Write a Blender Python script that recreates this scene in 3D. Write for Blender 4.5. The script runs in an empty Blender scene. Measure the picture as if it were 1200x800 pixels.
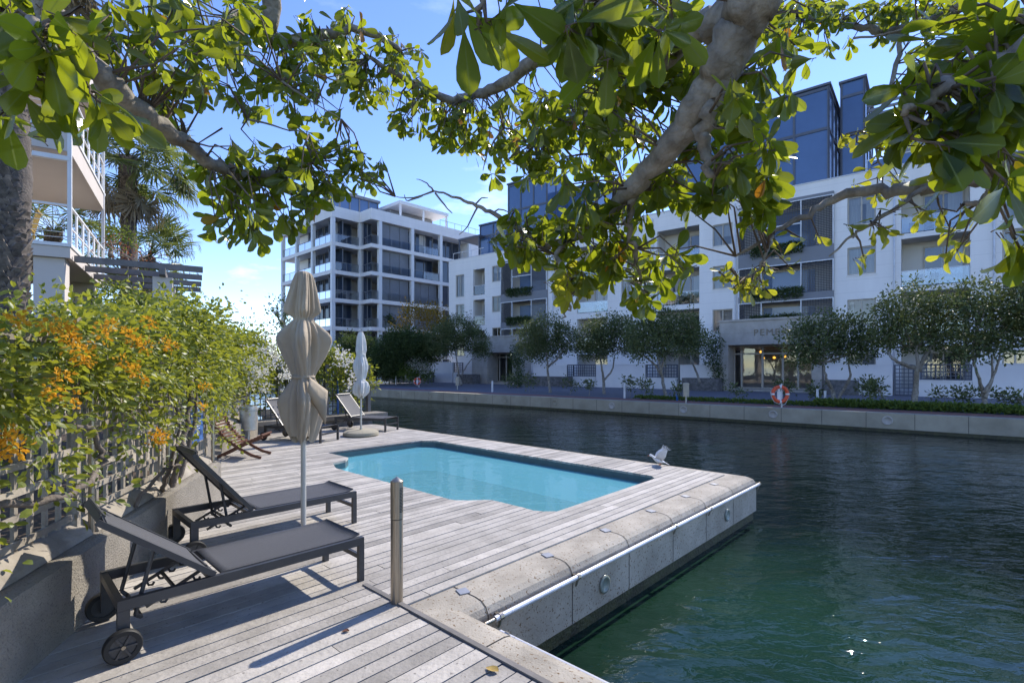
import bpy, math, random
import numpy as np
random.seed(7); rng = np.random.default_rng(7)
S = bpy.context.scene; COL = S.collection
rad = math.radians
# ------------------------------------------------------------------ camera, sky, sun, exposure
HC = 1.7; FPX = 600.0; HORY = 429.0
cd = bpy.data.cameras.new("camera"); cam = bpy.data.objects.new("camera", cd); COL.objects.link(cam)
cam.location = (0, 0, HC); cam.rotation_euler = (rad(90), 0, 0)
cd.lens = 18; cd.sensor_width = 36; cd.shift_y = 0.0242; cd.clip_end = 5000; cd.clip_start = 0.05
S.camera = cam
SUN_AZ, SUN_EL = 39.0, 41.5           # clockwise from +Y, degrees
w = bpy.data.worlds.new("World"); S.world = w; w.use_nodes = True
nt = w.node_tree; nt.nodes.clear()
wo = nt.nodes.new("ShaderNodeOutputWorld"); bg = nt.nodes.new("ShaderNodeBackground")
sky = nt.nodes.new("ShaderNodeTexSky"); sky.sky_type = 'NISHITA'; sky.sun_disc = False
sky.sun_elevation = rad(SUN_EL); sky.sun_rotation = rad(SUN_AZ)
sky.air_density = 1.0; sky.dust_density = 0.05; sky.ozone_density = 1.6; sky.altitude = 1800
bg.inputs[1].default_value = 0.15
tc = nt.nodes.new("ShaderNodeTexCoord"); mp = nt.nodes.new("ShaderNodeMapping")
mp.inputs[3].default_value = (3.0, 3.0, 9.0)
nz = nt.nodes.new("ShaderNodeTexNoise"); nz.inputs['Scale'].default_value = 1.6; nz.inputs['Detail'].default_value = 7; nz.inputs['Roughness'].default_value = 0.6
rp = nt.nodes.new("ShaderNodeValToRGB"); rp.color_ramp.elements[0].position = 0.58; rp.color_ramp.elements[1].position = 0.8
sx = nt.nodes.new("ShaderNodeSeparateXYZ"); mr = nt.nodes.new("ShaderNodeMapRange")
mr.inputs[1].default_value = 0.08; mr.inputs[2].default_value = 0.45; mr.inputs[3].default_value = 0.5; mr.inputs[4].default_value = 0.12
mul = nt.nodes.new("ShaderNodeMath"); mul.operation = 'MULTIPLY'
mx = nt.nodes.new("ShaderNodeMixRGB"); mx.inputs[2].default_value = (6.2, 6.6, 7.2, 1)
L_ = nt.links.new
L_(tc.outputs['Generated'], mp.inputs[0]); L_(mp.outputs[0], nz.inputs['Vector']); L_(nz.outputs['Fac'], rp.inputs[0])
L_(tc.outputs['Generated'], sx.inputs[0]); L_(sx.outputs['Z'], mr.inputs[0])
L_(rp.outputs[0], mul.inputs[0]); L_(mr.outputs[0], mul.inputs[1]); L_(mul.outputs[0], mx.inputs[0])
hs = nt.nodes.new('ShaderNodeHueSaturation'); hs.inputs['Hue'].default_value = 0.514; hs.inputs['Saturation'].default_value = 1.14; hs.inputs['Value'].default_value = 0.84; L_(sky.outputs[0], hs.inputs['Color']); L_(hs.outputs[0], mx.inputs[1]); L_(mx.outputs[0], bg.inputs[0]); L_(bg.outputs[0], wo.inputs[0])
sd = bpy.data.lights.new("sun", 'SUN'); sd.energy = 2.3; sd.angle = rad(0.53); sd.color = (1.0, 0.93, 0.82)
sun = bpy.data.objects.new("sun", sd); COL.objects.link(sun)
sun.rotation_euler = (rad(90 - SUN_EL), 0, rad(180 - SUN_AZ)); sun.location = (6, 8, 30)
S.view_settings.view_transform = 'Standard'; S.view_settings.look = 'None'
S.view_settings.exposure = 1.42; S.view_settings.gamma = 1.0; S.view_settings.use_curve_mapping = False
S.render.engine = 'CYCLES'
S.cycles.max_bounces = 8; S.cycles.diffuse_bounces = 3; S.cycles.glossy_bounces = 4; S.cycles.transmission_bounces = 6
S.cycles.transparent_max_bounces = 12; S.cycles.caustics_reflective = False; S.cycles.caustics_refractive = False
S.cycles.sample_clamp_indirect = 6; S.cycles.use_denoising = True
# ------------------------------------------------------------------ helpers
def V(*a): return np.array(a, float)
def unit(v): v = np.asarray(v, float); return v/np.linalg.norm(v)
class Frame:
    def __init__(s, o, ex, ey, ez=(0,0,1)): s.o=V(*o); s.x=V(*ex); s.y=V(*ey); s.z=V(*ez)
    def P(s, a, b, c): return s.o + a*s.x + b*s.y + c*s.z
D1 = unit((560, 600, 0)); D2 = V(-D1[1], D1[0], 0)
FA_A = unit((-735, 600, 0)); FA_N = V(FA_A[1], -FA_A[0], 0)
W0 = Frame((0,0,0),(1,0,0),(0,1,0))
DK = Frame((0,0,0), D1, D2)                 # deck: s along the planks, t across
FA = Frame((0,0,0), -FA_A, FA_N)            # far bank: u to the right, n away from the canal
ORI = {}
class MB:
    def __init__(s): s.v=[]; s.f=[]; s.m=[]; s.n=0; s.attr=None
    def add(s, vs, fs, mi=0):
        k=s.n; s.v.extend([tuple(map(float,p)) for p in vs]); s.n+=len(vs)
        for f in fs: s.f.append(tuple(i+k for i in f)); s.m.append(mi)
        return s
    def box(s, fr, a0,a1,b0,b1,c0,c1, mi=0):
        a0,a1=min(a0,a1),max(a0,a1); b0,b1=min(b0,b1),max(b0,b1); c0,c1=min(c0,c1),max(c0,c1)
        p=[fr.P(a,b,c) for c in (c0,c1) for a,b in ((a0,b0),(a1,b0),(a1,b1),(a0,b1))]
        return s.add(p, [(3,2,1,0),(4,5,6,7),(0,1,5,4),(1,2,6,5),(2,3,7,6),(3,0,4,7)], mi)
    def prism(s, pts, ext, mi=0):            # polygon (3D points) swept along a vector
        n=len(pts); e=V(*ext); q=[V(*p) for p in pts]
        return s.add(q+[p+e for p in q], [tuple(range(n))[::-1], tuple(range(n,2*n))]+[(i,(i+1)%n,n+(i+1)%n,n+i) for i in range(n)], mi)
    def tube(s, pts, r, n=8, cap=True, mi=0, flat=None):
        pts=[V(*p) for p in pts]; k=len(pts)
        rs=[r]*k if np.isscalar(r) else list(r)
        ref=V(0,0,1); vs=[]; pa=None
        for i,p in enumerate(pts):
            d=unit(pts[min(i+1,k-1)]-pts[max(i-1,0)])
            if pa is None:
                b=np.cross(d, ref);
                if np.linalg.norm(b)<1e-3: b=np.cross(d, V(0,1,0))
                pa=unit(b)
            else: pa=unit(pa-d*np.dot(pa,d))
            pb=np.cross(d,pa)
            for j in range(n):
                t=2*math.pi*j/n; vs.append(p+rs[i]*(math.cos(t)*pa+math.sin(t)*pb))
        fs=[(i*n+j,i*n+(j+1)%n,(i+1)*n+(j+1)%n,(i+1)*n+j) for i in range(k-1) for j in range(n)]
        if cap: fs+=[tuple(range(n))[::-1], tuple(range((k-1)*n,k*n))]
        return s.add(vs,fs,mi)
    def bar(s, p, q, wx, wz, up=(0,0,1), mi=0):     # square bar between two points
        p=V(*p); q=V(*q); d=unit(q-p); a=np.cross(d,V(*up))
        if np.linalg.norm(a)<1e-4: a=np.cross(d,V(1,0,0))
        a=unit(a); b=np.cross(a,d)
        vs=[c+sx_*a*wx/2+sz_*b*wz/2 for c in (p,q) for sx_,sz_ in ((-1,-1),(1,-1),(1,1),(-1,1))]
        return s.add(vs,[(0,1,2,3),(7,6,5,4),(0,4,5,1),(1,5,6,2),(2,6,7,3),(3,7,4,0)],mi)
    def lathe(s, prof, c, n=20, mi=0):       # prof: (r, z)
        c=V(*c); vs=[]; k=len(prof)
        for r,z in prof:
            for j in range(n):
                t=2*math.pi*j/n; vs.append(c+V(r*math.cos(t), r*math.sin(t), z))
        fs=[(i*n+j,i*n+(j+1)%n,(i+1)*n+(j+1)%n,(i+1)*n+j) for i in range(k-1) for j in range(n)]
        fs+=[tuple(range(n))[::-1], tuple(range((k-1)*n,k*n))]
        return s.add(vs,fs,mi)
    def quad(s, a,b,c,d, mi=0): return s.add([a,b,c,d],[(0,1,2,3)],mi)
    def raw(s, vs, fs, mi=0):
        k=s.n; s.v.extend(vs.tolist()); s.n+=len(vs); fl=(fs+k).tolist(); s.f.extend(fl); s.m.extend([mi]*len(fl)); return s
    def build(s, name, mats, parent=None, loc=None, smooth=False):
        if not isinstance(mats,(list,tuple)): mats=[mats]
        off = V(*loc) if loc is not None else (ORI[parent.name] if parent is not None else V(0,0,0))
        me=bpy.data.meshes.new(name)
        vv=(np.array(s.v)-off) if s.n else np.zeros((0,3))
        me.from_pydata(vv.tolist(),[],s.f)
        for m in mats: me.materials.append(m)
        if len(mats)>1: me.polygons.foreach_set('material_index', s.m)
        if smooth: me.polygons.foreach_set('use_smooth',[True]*len(me.polygons))
        if s.attr is not None:
            a=me.attributes.new('rib','FLOAT','POINT'); a.data.foreach_set('value', np.asarray(s.attr,dtype=np.float32))
        me.update()
        o=bpy.data.objects.new(name,me); COL.objects.link(o)
        if parent is not None: o.parent=parent; ORI[o.name]=off
        else: o.location=tuple(off); ORI[o.name]=off
        return o
def sharp(o, ang=40):
    me=o.data; me.polygons.foreach_set('use_smooth',[True]*len(me.polygons))
    try: me.set_sharp_from_angle(angle=rad(ang))
    except Exception: pass
    return o
def tag(o, label=None, cat=None, group=None, kind=None):
    if label: o['label']=label
    if cat: o['category']=cat
    if group: o['group']=group
    if kind: o['kind']=kind
    return o
def thing(name, label, cat, loc, group=None, rz=0):
    o=bpy.data.objects.new(name,None); COL.objects.link(o); o.location=tuple(loc); o.rotation_euler=(0,0,rz)
    o.empty_display_size=.2; ORI[o.name]=V(*loc); return tag(o,label,cat,group)
def copy_thing(root, loc, rz, label, group=None):
    r=root.copy(); COL.objects.link(r); r.location=tuple(loc); r.rotation_euler=(0,0,rz); r['label']=label
    if group: r['group']=group
    for ch in list(root.children):
        c=ch.copy(); COL.objects.link(c); c.parent=r
        for g in list(ch.children):
            d=g.copy(); COL.objects.link(d); d.parent=c
    return r
def GP(px, py, z=0.0):                        # a measured ground point
    y=(HC-z)*FPX/(py-HORY); return V((px-600)/FPX*y, y, z)
def AT(px, py, y): return V((px-600)/FPX*y, y, HC+(HORY-py)/FPX*y)
def fdep(px,n): r=(px-600)/FPX; return n/(r*FA_N[0]+FA_N[1])
def fu(px,n): d=fdep(px,n); r=(px-600)/FPX; return -(r*d*FA_A[0]+d*FA_A[1])
def fz(px,py,n): return HC+(HORY-py)/FPX*fdep(px,n)
# ------------------------------------------------------------------ materials
def pm(name, c1, c2=None, scale=4.0, rough=.7, bump=0.0, bscale=None, metal=0.0, spec=.4, island=0.0, stretch=(1,1,1), detail=6, speck=None, r2=None, coat=0, lines=None):
    m=bpy.data.materials.new(name); m.use_nodes=True; t=m.node_tree; b=t.nodes['Principled BSDF']; lk=t.links.new
    b.inputs['Roughness'].default_value=rough; b.inputs['Metallic'].default_value=metal; b.inputs['Specular IOR Level'].default_value=spec
    if coat: b.inputs['Coat Weight'].default_value=coat; b.inputs['Coat Roughness'].default_value=.1
    co=t.nodes.new('ShaderNodeTexCoord'); mpn=t.nodes.new('ShaderNodeMapping'); mpn.inputs[3].default_value=stretch
    geo=t.nodes.new('ShaderNodeNewGeometry')
    lk(geo.outputs['Position'],mpn.inputs[0])
    c2=c2 or tuple(x*.8 for x in c1)
    n1=t.nodes.new('ShaderNodeTexNoise'); n1.inputs['Scale'].default_value=scale; n1.inputs['Detail'].default_value=detail; n1.inputs['Roughness'].default_value=.62
    lk(mpn.outputs[0],n1.inputs['Vector'])
    r=t.nodes.new('ShaderNodeValToRGB'); r.color_ramp.elements[0].position=.32; r.color_ramp.elements[1].position=.68
    r.color_ramp.elements[0].color=(*c1,1); r.color_ramp.elements[1].color=(*c2,1)
    lk(n1.outputs['Fac'],r.inputs[0]); out=r.outputs[0]
    if speck:
        n3=t.nodes.new('ShaderNodeTexNoise'); n3.inputs['Scale'].default_value=speck[1]; n3.inputs['Detail'].default_value=2
        lk(geo.outputs['Position'],n3.inputs['Vector'])
        rr=t.nodes.new('ShaderNodeValToRGB'); rr.color_ramp.elements[0].position=speck[2]; rr.color_ramp.elements[1].position=speck[2]+.06
        lk(n3.outputs['Fac'],rr.inputs[0]); mm=t.nodes.new('ShaderNodeMixRGB'); mm.inputs[2].default_value=(*speck[0],1)
        lk(rr.outputs[0],mm.inputs[0]); lk(out,mm.inputs[1]); out=mm.outputs[0]
    if island:
        ml=t.nodes.new('ShaderNodeMapRange'); ml.inputs[3].default_value=1-island; ml.inputs[4].default_value=1+island
        lk(geo.outputs['Random Per Island'],ml.inputs[0]); hv=t.nodes.new('ShaderNodeHueSaturation'); lk(ml.outputs[0],hv.inputs['Value']); lk(out,hv.inputs['Color']); out=hv.outputs[0]
    if lines:                                   # (axis spacing in m, line share, darkness) horizontal joints
        sp=t.nodes.new('ShaderNodeSeparateXYZ'); lk(geo.outputs['Position'],sp.inputs[0])
        md=t.nodes.new('ShaderNodeMath'); md.operation='FRACT'; dv=t.nodes.new('ShaderNodeMath'); dv.operation='DIVIDE'; dv.inputs[1].default_value=lines[0]
        lk(sp.outputs['Z'],dv.inputs[0]); lk(dv.outputs[0],md.inputs[0]); lt=t.nodes.new('ShaderNodeMath'); lt.operation='LESS_THAN'; lt.inputs[1].default_value=lines[1]
        lk(md.outputs[0],lt.inputs[0]); mm=t.nodes.new('ShaderNodeMixRGB'); mm.blend_type='MULTIPLY'; mm.inputs[2].default_value=(lines[2],)*3+(1,)
        lk(lt.outputs[0],mm.inputs[0]); lk(out,mm.inputs[1]); out=mm.outputs[0]
    lk(out,b.inputs['Base Color'])
    if r2 is not None:
        mq=t.nodes.new('ShaderNodeMapRange'); mq.inputs[3].default_value=rough; mq.inputs[4].default_value=r2; lk(n1.outputs['Fac'],mq.inputs[0]); lk(mq.outputs[0],b.inputs['Roughness'])
    if bump:
        n2=t.nodes.new('ShaderNodeTexNoise'); n2.inputs['Scale'].default_value=bscale or scale*6; n2.inputs['Detail'].default_value=4; lk(mpn.outputs[0],n2.inputs['Vector'])
        bp=t.nodes.new('ShaderNodeBump'); bp.inputs['Strength'].default_value=bump; bp.inputs['Distance'].default_value=.02; lk(n2.outputs['Fac'],bp.inputs['Height']); lk(bp.outputs[0],b.inputs['Normal'])
    return m
def leafmat(name, dark, light, trans, tw=.5, rough=.35, spec=.5, rib=False, autumn=None):
    m=bpy.data.materials.new(name); m.use_nodes=True; t=m.node_tree; b=t.nodes['Principled BSDF']; lk=t.links.new
    b.inputs['Roughness'].default_value=rough; b.inputs['Specular IOR Level'].default_value=spec
    geo=t.nodes.new('ShaderNodeNewGeometry'); r=t.nodes.new('ShaderNodeValToRGB'); r2=t.nodes.new('ShaderNodeValToRGB')
    lk(geo.outputs['Random Per Island'],r.inputs[0]); lk(geo.outputs['Random Per Island'],r2.inputs[0])
    r.color_ramp.elements[0].color=(*dark,1); r.color_ramp.elements[1].color=(*light,1)
    r2.color_ramp.elements[0].color=(*[x*.75 for x in trans],1); r2.color_ramp.elements[1].color=(*trans,1)
    if autumn:
        for rr in (r,r2):
            e=rr.color_ramp.elements.new(.988); e.color=rr.color_ramp.elements[1].color[:] if False else (*(light if rr is r else trans),1)
            rr.color_ramp.elements[-1].position=.996; rr.color_ramp.elements[-1].color=(*autumn,1)
    c1=r.outputs[0]; c2=r2.outputs[0]
    if rib:
        at=t.nodes.new('ShaderNodeAttribute'); at.attribute_name='rib'; cr=t.nodes.new('ShaderNodeValToRGB')
        cr.color_ramp.elements[0].position=.9; cr.color_ramp.elements[1].position=.96; lk(at.outputs['Fac'],cr.inputs[0])
        mm=t.nodes.new('ShaderNodeMixRGB'); mm.inputs[2].default_value=(.22,.27,.08,1); lk(cr.outputs[0],mm.inputs[0]); lk(c1,mm.inputs[1]); c1=mm.outputs[0]
        m3=t.nodes.new('ShaderNodeMixRGB'); m3.blend_type='MULTIPLY'; m3.inputs[2].default_value=(.55,.6,.5,1); lk(cr.outputs[0],m3.inputs[0]); lk(c2,m3.inputs[1]); c2=m3.outputs[0]
        nn=t.nodes.new('ShaderNodeTexNoise'); nn.inputs['Scale'].default_value=45; lk(geo.outputs['Position'],nn.inputs['Vector'])
        bp=t.nodes.new('ShaderNodeBump'); bp.inputs['Strength'].default_value=.25; bp.inputs['Distance'].default_value=.003; lk(nn.outputs['Fac'],bp.inputs['Height']); lk(bp.outputs[0],b.inputs['Normal'])
    tr=t.nodes.new('ShaderNodeBsdfTranslucent'); mix=t.nodes.new('ShaderNodeMixShader'); mix.inputs[0].default_value=tw
    lk(c1,b.inputs['Base Color']); lk(c2,tr.inputs[0]); lk(b.outputs[0],mix.inputs[1]); lk(tr.outputs[0],mix.inputs[2])
    lk(mix.outputs[0],t.nodes['Material Output'].inputs[0]); return m
def glassmat(name, tint, refl=.12, rough=.02, dens=1.0):
    m=bpy.data.materials.new(name); m.use_nodes=True; t=m.node_tree; t.nodes.remove(t.nodes['Principled BSDF']); lk=t.links.new
    tr=t.nodes.new('ShaderNodeBsdfTransparent'); tr.inputs[0].default_value=(*tint,1); g=t.nodes.new('ShaderNodeBsdfGlossy'); g.inputs['Roughness'].default_value=rough
    lw=t.nodes.new('ShaderNodeLayerWeight'); lw.inputs[0].default_value=.35; mr_=t.nodes.new('ShaderNodeMapRange'); mr_.inputs[3].default_value=refl; mr_.inputs[4].default_value=1
    lk(lw.outputs['Fresnel'],mr_.inputs[0]); mix=t.nodes.new('ShaderNodeMixShader'); lk(mr_.outputs[0],mix.inputs[0]); lk(tr.outputs[0],mix.inputs[1]); lk(g.outputs[0],mix.inputs[2])
    nn=t.nodes.new('ShaderNodeTexNoise'); nn.inputs['Scale'].default_value=1.3; geo=t.nodes.new('ShaderNodeNewGeometry'); lk(geo.outputs['Position'],nn.inputs['Vector'])
    bp=t.nodes.new('ShaderNodeBump'); bp.inputs['Strength'].default_value=.06; bp.inputs['Distance'].default_value=.02; lk(nn.outputs['Fac'],bp.inputs['Height']); lk(bp.outputs[0],g.inputs['Normal'])
    lk(mix.outputs[0],t.nodes['Material Output'].inputs[0]); return m
M={}
M['plank']=pm('weathered_timber',(.47,.435,.39),(.32,.295,.26),scale=3.2,rough=.75,bump=.35,bscale=30,island=.27,stretch=(1,1,1),speck=((.2,.18,.16),34,.66))
M['concrete']=pm('exposed_aggregate_concrete',(.46,.415,.345),(.28,.25,.205),scale=2.6,rough=.88,bump=.25,bscale=70,speck=((.16,.10,.05),48,.625))
M['qwall']=pm('quay_face_concrete',(.52,.45,.36),(.31,.265,.205),scale=1.8,rough=.88,bump=.2,bscale=60,speck=((.15,.09,.045),48,.615))
M['farq']=pm('far_quay_concrete',(.42,.38,.29),(.30,.27,.20),scale=1.1,rough=.9,bump=.3,bscale=20)
M['algae']=pm('wet_algae_band',(.075,.075,.03),(.035,.032,.018),scale=7,rough=.5,bump=.6,bscale=30)
M['wallc']=pm('pebbledash_concrete',(.32,.29,.245),(.20,.18,.15),scale=1.6,rough=.9,bump=.7,bscale=70,speck=((.16,.14,.12),80,.6))
M['dark']=pm('dark_gap',(.03,.028,.026),rough=.9)
M['soil']=pm('soil',(.11,.08,.055),(.07,.05,.035),scale=5,rough=.95,bump=.5)
M['alu']=pm('charcoal_aluminium',(.065,.066,.07),(.05,.05,.053),scale=8,rough=.42,spec=.5,metal=.3)
M['mesh']=pm('woven_sling_fabric',(.095,.096,.105),(.075,.076,.082),scale=160,rough=.6,spec=.35,bump=.4,bscale=400)
M['rubber']=pm('black_rubber',(.018,.018,.018),rough=.6)
M['steel']=pm('brushed_steel',(.44,.39,.315),(.30,.265,.22),scale=3,rough=.3,metal=.9,stretch=(40,40,1.2))
M['steelpl']=pm('plate_steel',(.36,.37,.40),(.28,.29,.31),scale=10,rough=.5,metal=.4)
M['whitepipe']=pm('pale_pipe',(.66,.66,.70),(.55,.55,.58),scale=3,rough=.35,metal=.35)
M['canvas']=pm('taupe_canvas',(.44,.37,.285),(.36,.30,.225),scale=2.2,rough=.9,bump=.5,bscale=9)
M['canvas2']=pm('off_white_canvas',(.66,.65,.62),(.52,.51,.48),scale=3,rough=.9,bump=.5,bscale=9)
M['pole']=pm('pale_grey_pole',(.52,.51,.47),(.46,.45,.42),rough=.45,metal=.3)
M['trellis']=pm('silvered_trellis_wood',(.37,.33,.275),(.22,.19,.155),scale=4,rough=.85,bump=.4,bscale=25,island=.25)
M['whitewall']=pm('white_render',(.86,.83,.79),(.79,.76,.725),scale=.9,stretch=(1,1,.18),rough=.85,bump=.1,bscale=8,lines=(0.8125,.03,.86))
M['gwall']=pm('garden_wall_render',(.80,.775,.755),(.70,.68,.665),scale=.5,rough=.85,bump=.1,bscale=8)
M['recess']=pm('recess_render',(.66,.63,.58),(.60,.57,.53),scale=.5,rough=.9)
M['greypanel']=pm('grey_bay_panel',(.235,.24,.255),(.21,.215,.23),scale=.7,rough=.7)
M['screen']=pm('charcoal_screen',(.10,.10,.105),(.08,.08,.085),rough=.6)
M['louver']=pm('grey_louver',(.23,.24,.26),(.19,.2,.215),scale=1,rough=.55)
M['frame']=pm('beige_window_frame',(.50,.45,.37),(.44,.40,.33),rough=.55)
M['wframe']=pm('white_frame',(.72,.73,.75),rough=.5)
M['curtain']=pm('curtain',(.66,.65,.62),(.48,.47,.45),scale=1.5,rough=.9,stretch=(9,9,.3))
M['glass']=glassmat('window_glass',(.70,.73,.74),.07)
M['rail']=glassmat('balustrade_glass',(.80,.87,.92),.10)
M['blue']=pm('blue_glass_panel',(.06,.115,.235),(.075,.14,.28),scale=.5,rough=.12,spec=.8)
M['bglass']=pm('dark_block_glass',(.028,.042,.07),(.04,.055,.085),scale=.5,rough=.08,spec=.7)
M['bluef']=pm('slate_blue_frame',(.11,.125,.16),(.09,.105,.135),rough=.5)
M['stone']=pm('travertine',(.48,.44,.385),(.36,.325,.28),scale=1.4,rough=.8,bump=.3,bscale=14,lines=(.8,.02,.75))
M['gold']=pm('bronze_letter',(.30,.245,.17),rough=.6,metal=.2)
M['lattice']=pm('slate_lattice',(.13,.14,.165),rough=.6)
M['paver']=pm('slate_paving',(.17,.17,.19),(.125,.125,.14),scale=3,rough=.8,bump=.3,bscale=18)
M['brick']=pm('red_brick_paving',(.30,.135,.095),(.20,.10,.08),scale=6,rough=.85,bump=.3,bscale=30)
M['drystone']=pm('dark_stone',(.20,.19,.185),(.09,.088,.085),scale=4.5,rough=.9,bump=1,bscale=9,detail=2)
M['cream']=pm('cream_render',(.63,.57,.51),(.59,.53,.47),scale=.6,rough=.9)
M['whitep']=pm('white_paint',(.78,.78,.77),(.72,.72,.71),rough=.5)
M['pergola']=pm('grey_timber',(.22,.205,.195),(.15,.14,.13),scale=3,rough=.8,bump=.3)
M['bark']=pm('smooth_grey_bark',(.38,.345,.29),(.15,.13,.105),scale=11,rough=.9,bump=1.0,bscale=22,stretch=(1,1,1))
M['bark2']=pm('brown_bark',(.20,.155,.115),(.11,.085,.065),scale=8,rough=.9,bump=.6,bscale=25)
M['vine']=pm('vine_stem',(.20,.165,.14),(.11,.09,.075),scale=9,rough=.9,bump=.5)
M['palmb']=pm('palm_trunk_bark',(.17,.145,.125),(.09,.075,.065),scale=9,rough=.95,bump=.8,bscale=30)
M['palms']=pm('palm_scale',(.27,.23,.195),(.085,.07,.058),scale=12,rough=.95,island=.3)
M['jarrah']=pm('red_brown_timber',(.17,.075,.045),(.10,.045,.03),scale=5,rough=.55,bump=.2)
M['galv']=pm('galvanised_steel',(.50,.50,.48),(.36,.36,.345),scale=9,rough=.45,metal=.6,bump=.2,bscale=20)
M['bluep']=pm('blue_plastic',(.02,.13,.42),rough=.4)
M['signb']=pm('sign_blue',(.045,.12,.34),(.055,.14,.38),rough=.45)
M['white']=pm('white_lettering',(.8,.8,.8),rough=.6)
M['orange']=pm('lifebuoy_orange',(.72,.10,.035),(.62,.085,.03),rough=.5)
M['rope']=pm('rope',(.6,.58,.52),rough=.9)
M['poolw']=pm('pool_plaster',(.50,.86,.91),(.46,.82,.88),scale=1.2,rough=.8)
M['pooltile']=pm('slate_tile_band',(.105,.155,.165),(.08,.125,.135),scale=6,rough=.45)
M['redp']=pm('red_banner',(.55,.07,.03),(.5,.2,.02),scale=3,rough=.6)
M['lens']=pm('lens_glass',(.30,.32,.28),(.2,.22,.18),rough=.15)
M['gull']=pm('gull_white',(.85,.84,.82),(.76,.75,.73),scale=20,rough=.8)
M['gullg']=pm('gull_grey',(.55,.55,.56),(.66,.66,.66),scale=20,rough=.8)
M['beak']=pm('beak',(.45,.12,.03),rough=.5)
M['terra']=pm('terracotta',(.45,.30,.2),(.38,.25,.16),scale=4,rough=.9)
M['lamp']=pm('lamp_body',(.50,.44,.33),(.42,.37,.28),scale=4,rough=.6)
M['dryleaf']=pm('dry_leaf',(.42,.30,.08),(.30,.19,.05),scale=30,rough=.7)
M['L_near']=leafmat('rubber_tree_leaf',(.018,.04,.008),(.05,.085,.014),(.50,.58,.025),tw=.47,rough=.22,spec=.6,rib=True,autumn=(.5,.22,.02))
M['L_yel']=leafmat('young_yellow_leaf',(.16,.19,.02),(.26,.27,.02),(.62,.60,.04),tw=.5,rough=.3,spec=.5,rib=True)
M['L_boug']=leafmat('bougainvillea_leaf',(.055,.10,.02),(.22,.25,.035),(.50,.52,.045),tw=.4,rough=.42,spec=.5)
M['L_far']=leafmat('milkwood_leaf',(.06,.09,.03),(.165,.19,.075),(.16,.20,.05),tw=.25,rough=.5,spec=.35)
M['L_dark']=leafmat('dark_shrub_leaf',(.035,.06,.02),(.085,.12,.04),(.13,.19,.04),tw=.3,rough=.5,spec=.3)
M['L_aut']=leafmat('autumn_leaf',(.20,.14,.02),(.34,.22,.03),(.45,.30,.04),tw=.4,rough=.6,spec=.2)
M['L_palm']=leafmat('palm_blade',(.07,.105,.03),(.19,.22,.07),(.30,.36,.08),tw=.4,rough=.4,spec=.5)
M['L_dead']=leafmat('dead_palm_blade',(.25,.20,.13),(.40,.34,.23),(.35,.28,.16),tw=.3,rough=.8,spec=.2)
M['L_green']=leafmat('bright_shrub_leaf',(.05,.10,.02),(.14,.19,.035),(.28,.36,.05),tw=.4,rough=.5,spec=.3)
M['L_red']=leafmat('red_creeper_leaf',(.20,.06,.03),(.32,.12,.06),(.4,.12,.05),tw=.4,rough=.6)
M['F_or']=leafmat('orange_bract',(.70,.30,.015),(.85,.46,.04),(.90,.50,.04),tw=.45,rough=.7,spec=.2)
M['F_wh']=leafmat('white_bract',(.66,.64,.58),(.80,.79,.74),(.80,.78,.70),tw=.45,rough=.7,spec=.2)
# ------------------------------------------------------------------ water, ground, deck
def watermat(name, deep, rough, bumps, refl_mix=None):
    m=bpy.data.materials.new(name); m.use_nodes=True; t=m.node_tree; b=t.nodes['Principled BSDF']; lk=t.links.new
    b.inputs['Base Color'].default_value=(*deep,1); b.inputs['Roughness'].default_value=rough; b.inputs['IOR'].default_value=1.33; b.inputs['Specular IOR Level'].default_value=.5
    geo=t.nodes.new('ShaderNodeNewGeometry'); prev=None
    for sc,st,strg,dist,dt in bumps:
        mpn=t.nodes.new('ShaderNodeMapping'); mpn.inputs[3].default_value=st; mpn.inputs[2].default_value=(0,0,rad(-40)); lk(geo.outputs['Position'],mpn.inputs[0])
        n=t.nodes.new('ShaderNodeTexNoise'); n.inputs['Scale'].default_value=sc; n.inputs['Detail'].default_value=dt; n.inputs['Distortion'].default_value=.6; lk(mpn.outputs[0],n.inputs['Vector'])
        bp=t.nodes.new('ShaderNodeBump'); bp.inputs['Strength'].default_value=strg; bp.inputs['Distance'].default_value=dist; lk(n.outputs['Fac'],bp.inputs['Height'])
        if prev: lk(prev.outputs[0],bp.inputs['Normal'])
        prev=bp
    lk(prev.outputs[0],b.inputs['Normal'])
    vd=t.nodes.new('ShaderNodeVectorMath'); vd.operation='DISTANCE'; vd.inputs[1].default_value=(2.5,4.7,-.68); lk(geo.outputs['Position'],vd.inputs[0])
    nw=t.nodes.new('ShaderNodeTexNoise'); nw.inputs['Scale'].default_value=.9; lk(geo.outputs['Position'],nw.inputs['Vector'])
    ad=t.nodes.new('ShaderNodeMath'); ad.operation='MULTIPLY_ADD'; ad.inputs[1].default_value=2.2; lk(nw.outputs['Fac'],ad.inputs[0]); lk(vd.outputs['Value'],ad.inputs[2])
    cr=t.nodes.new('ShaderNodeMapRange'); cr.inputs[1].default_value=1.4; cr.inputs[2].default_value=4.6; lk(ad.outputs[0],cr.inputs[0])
    mc=t.nodes.new('ShaderNodeMixRGB'); mc.inputs[1].default_value=(.011,.037,.019,1); mc.inputs[2].default_value=(*deep,1); lk(cr.outputs[0],mc.inputs[0]); lk(mc.outputs[0],b.inputs['Base Color']); return m  # greener patch: sunlit water over the shallow bottom, put into the base colour
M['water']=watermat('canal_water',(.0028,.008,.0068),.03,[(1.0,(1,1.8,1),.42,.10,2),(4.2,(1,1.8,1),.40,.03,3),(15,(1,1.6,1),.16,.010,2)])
ZW=-.68
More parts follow.
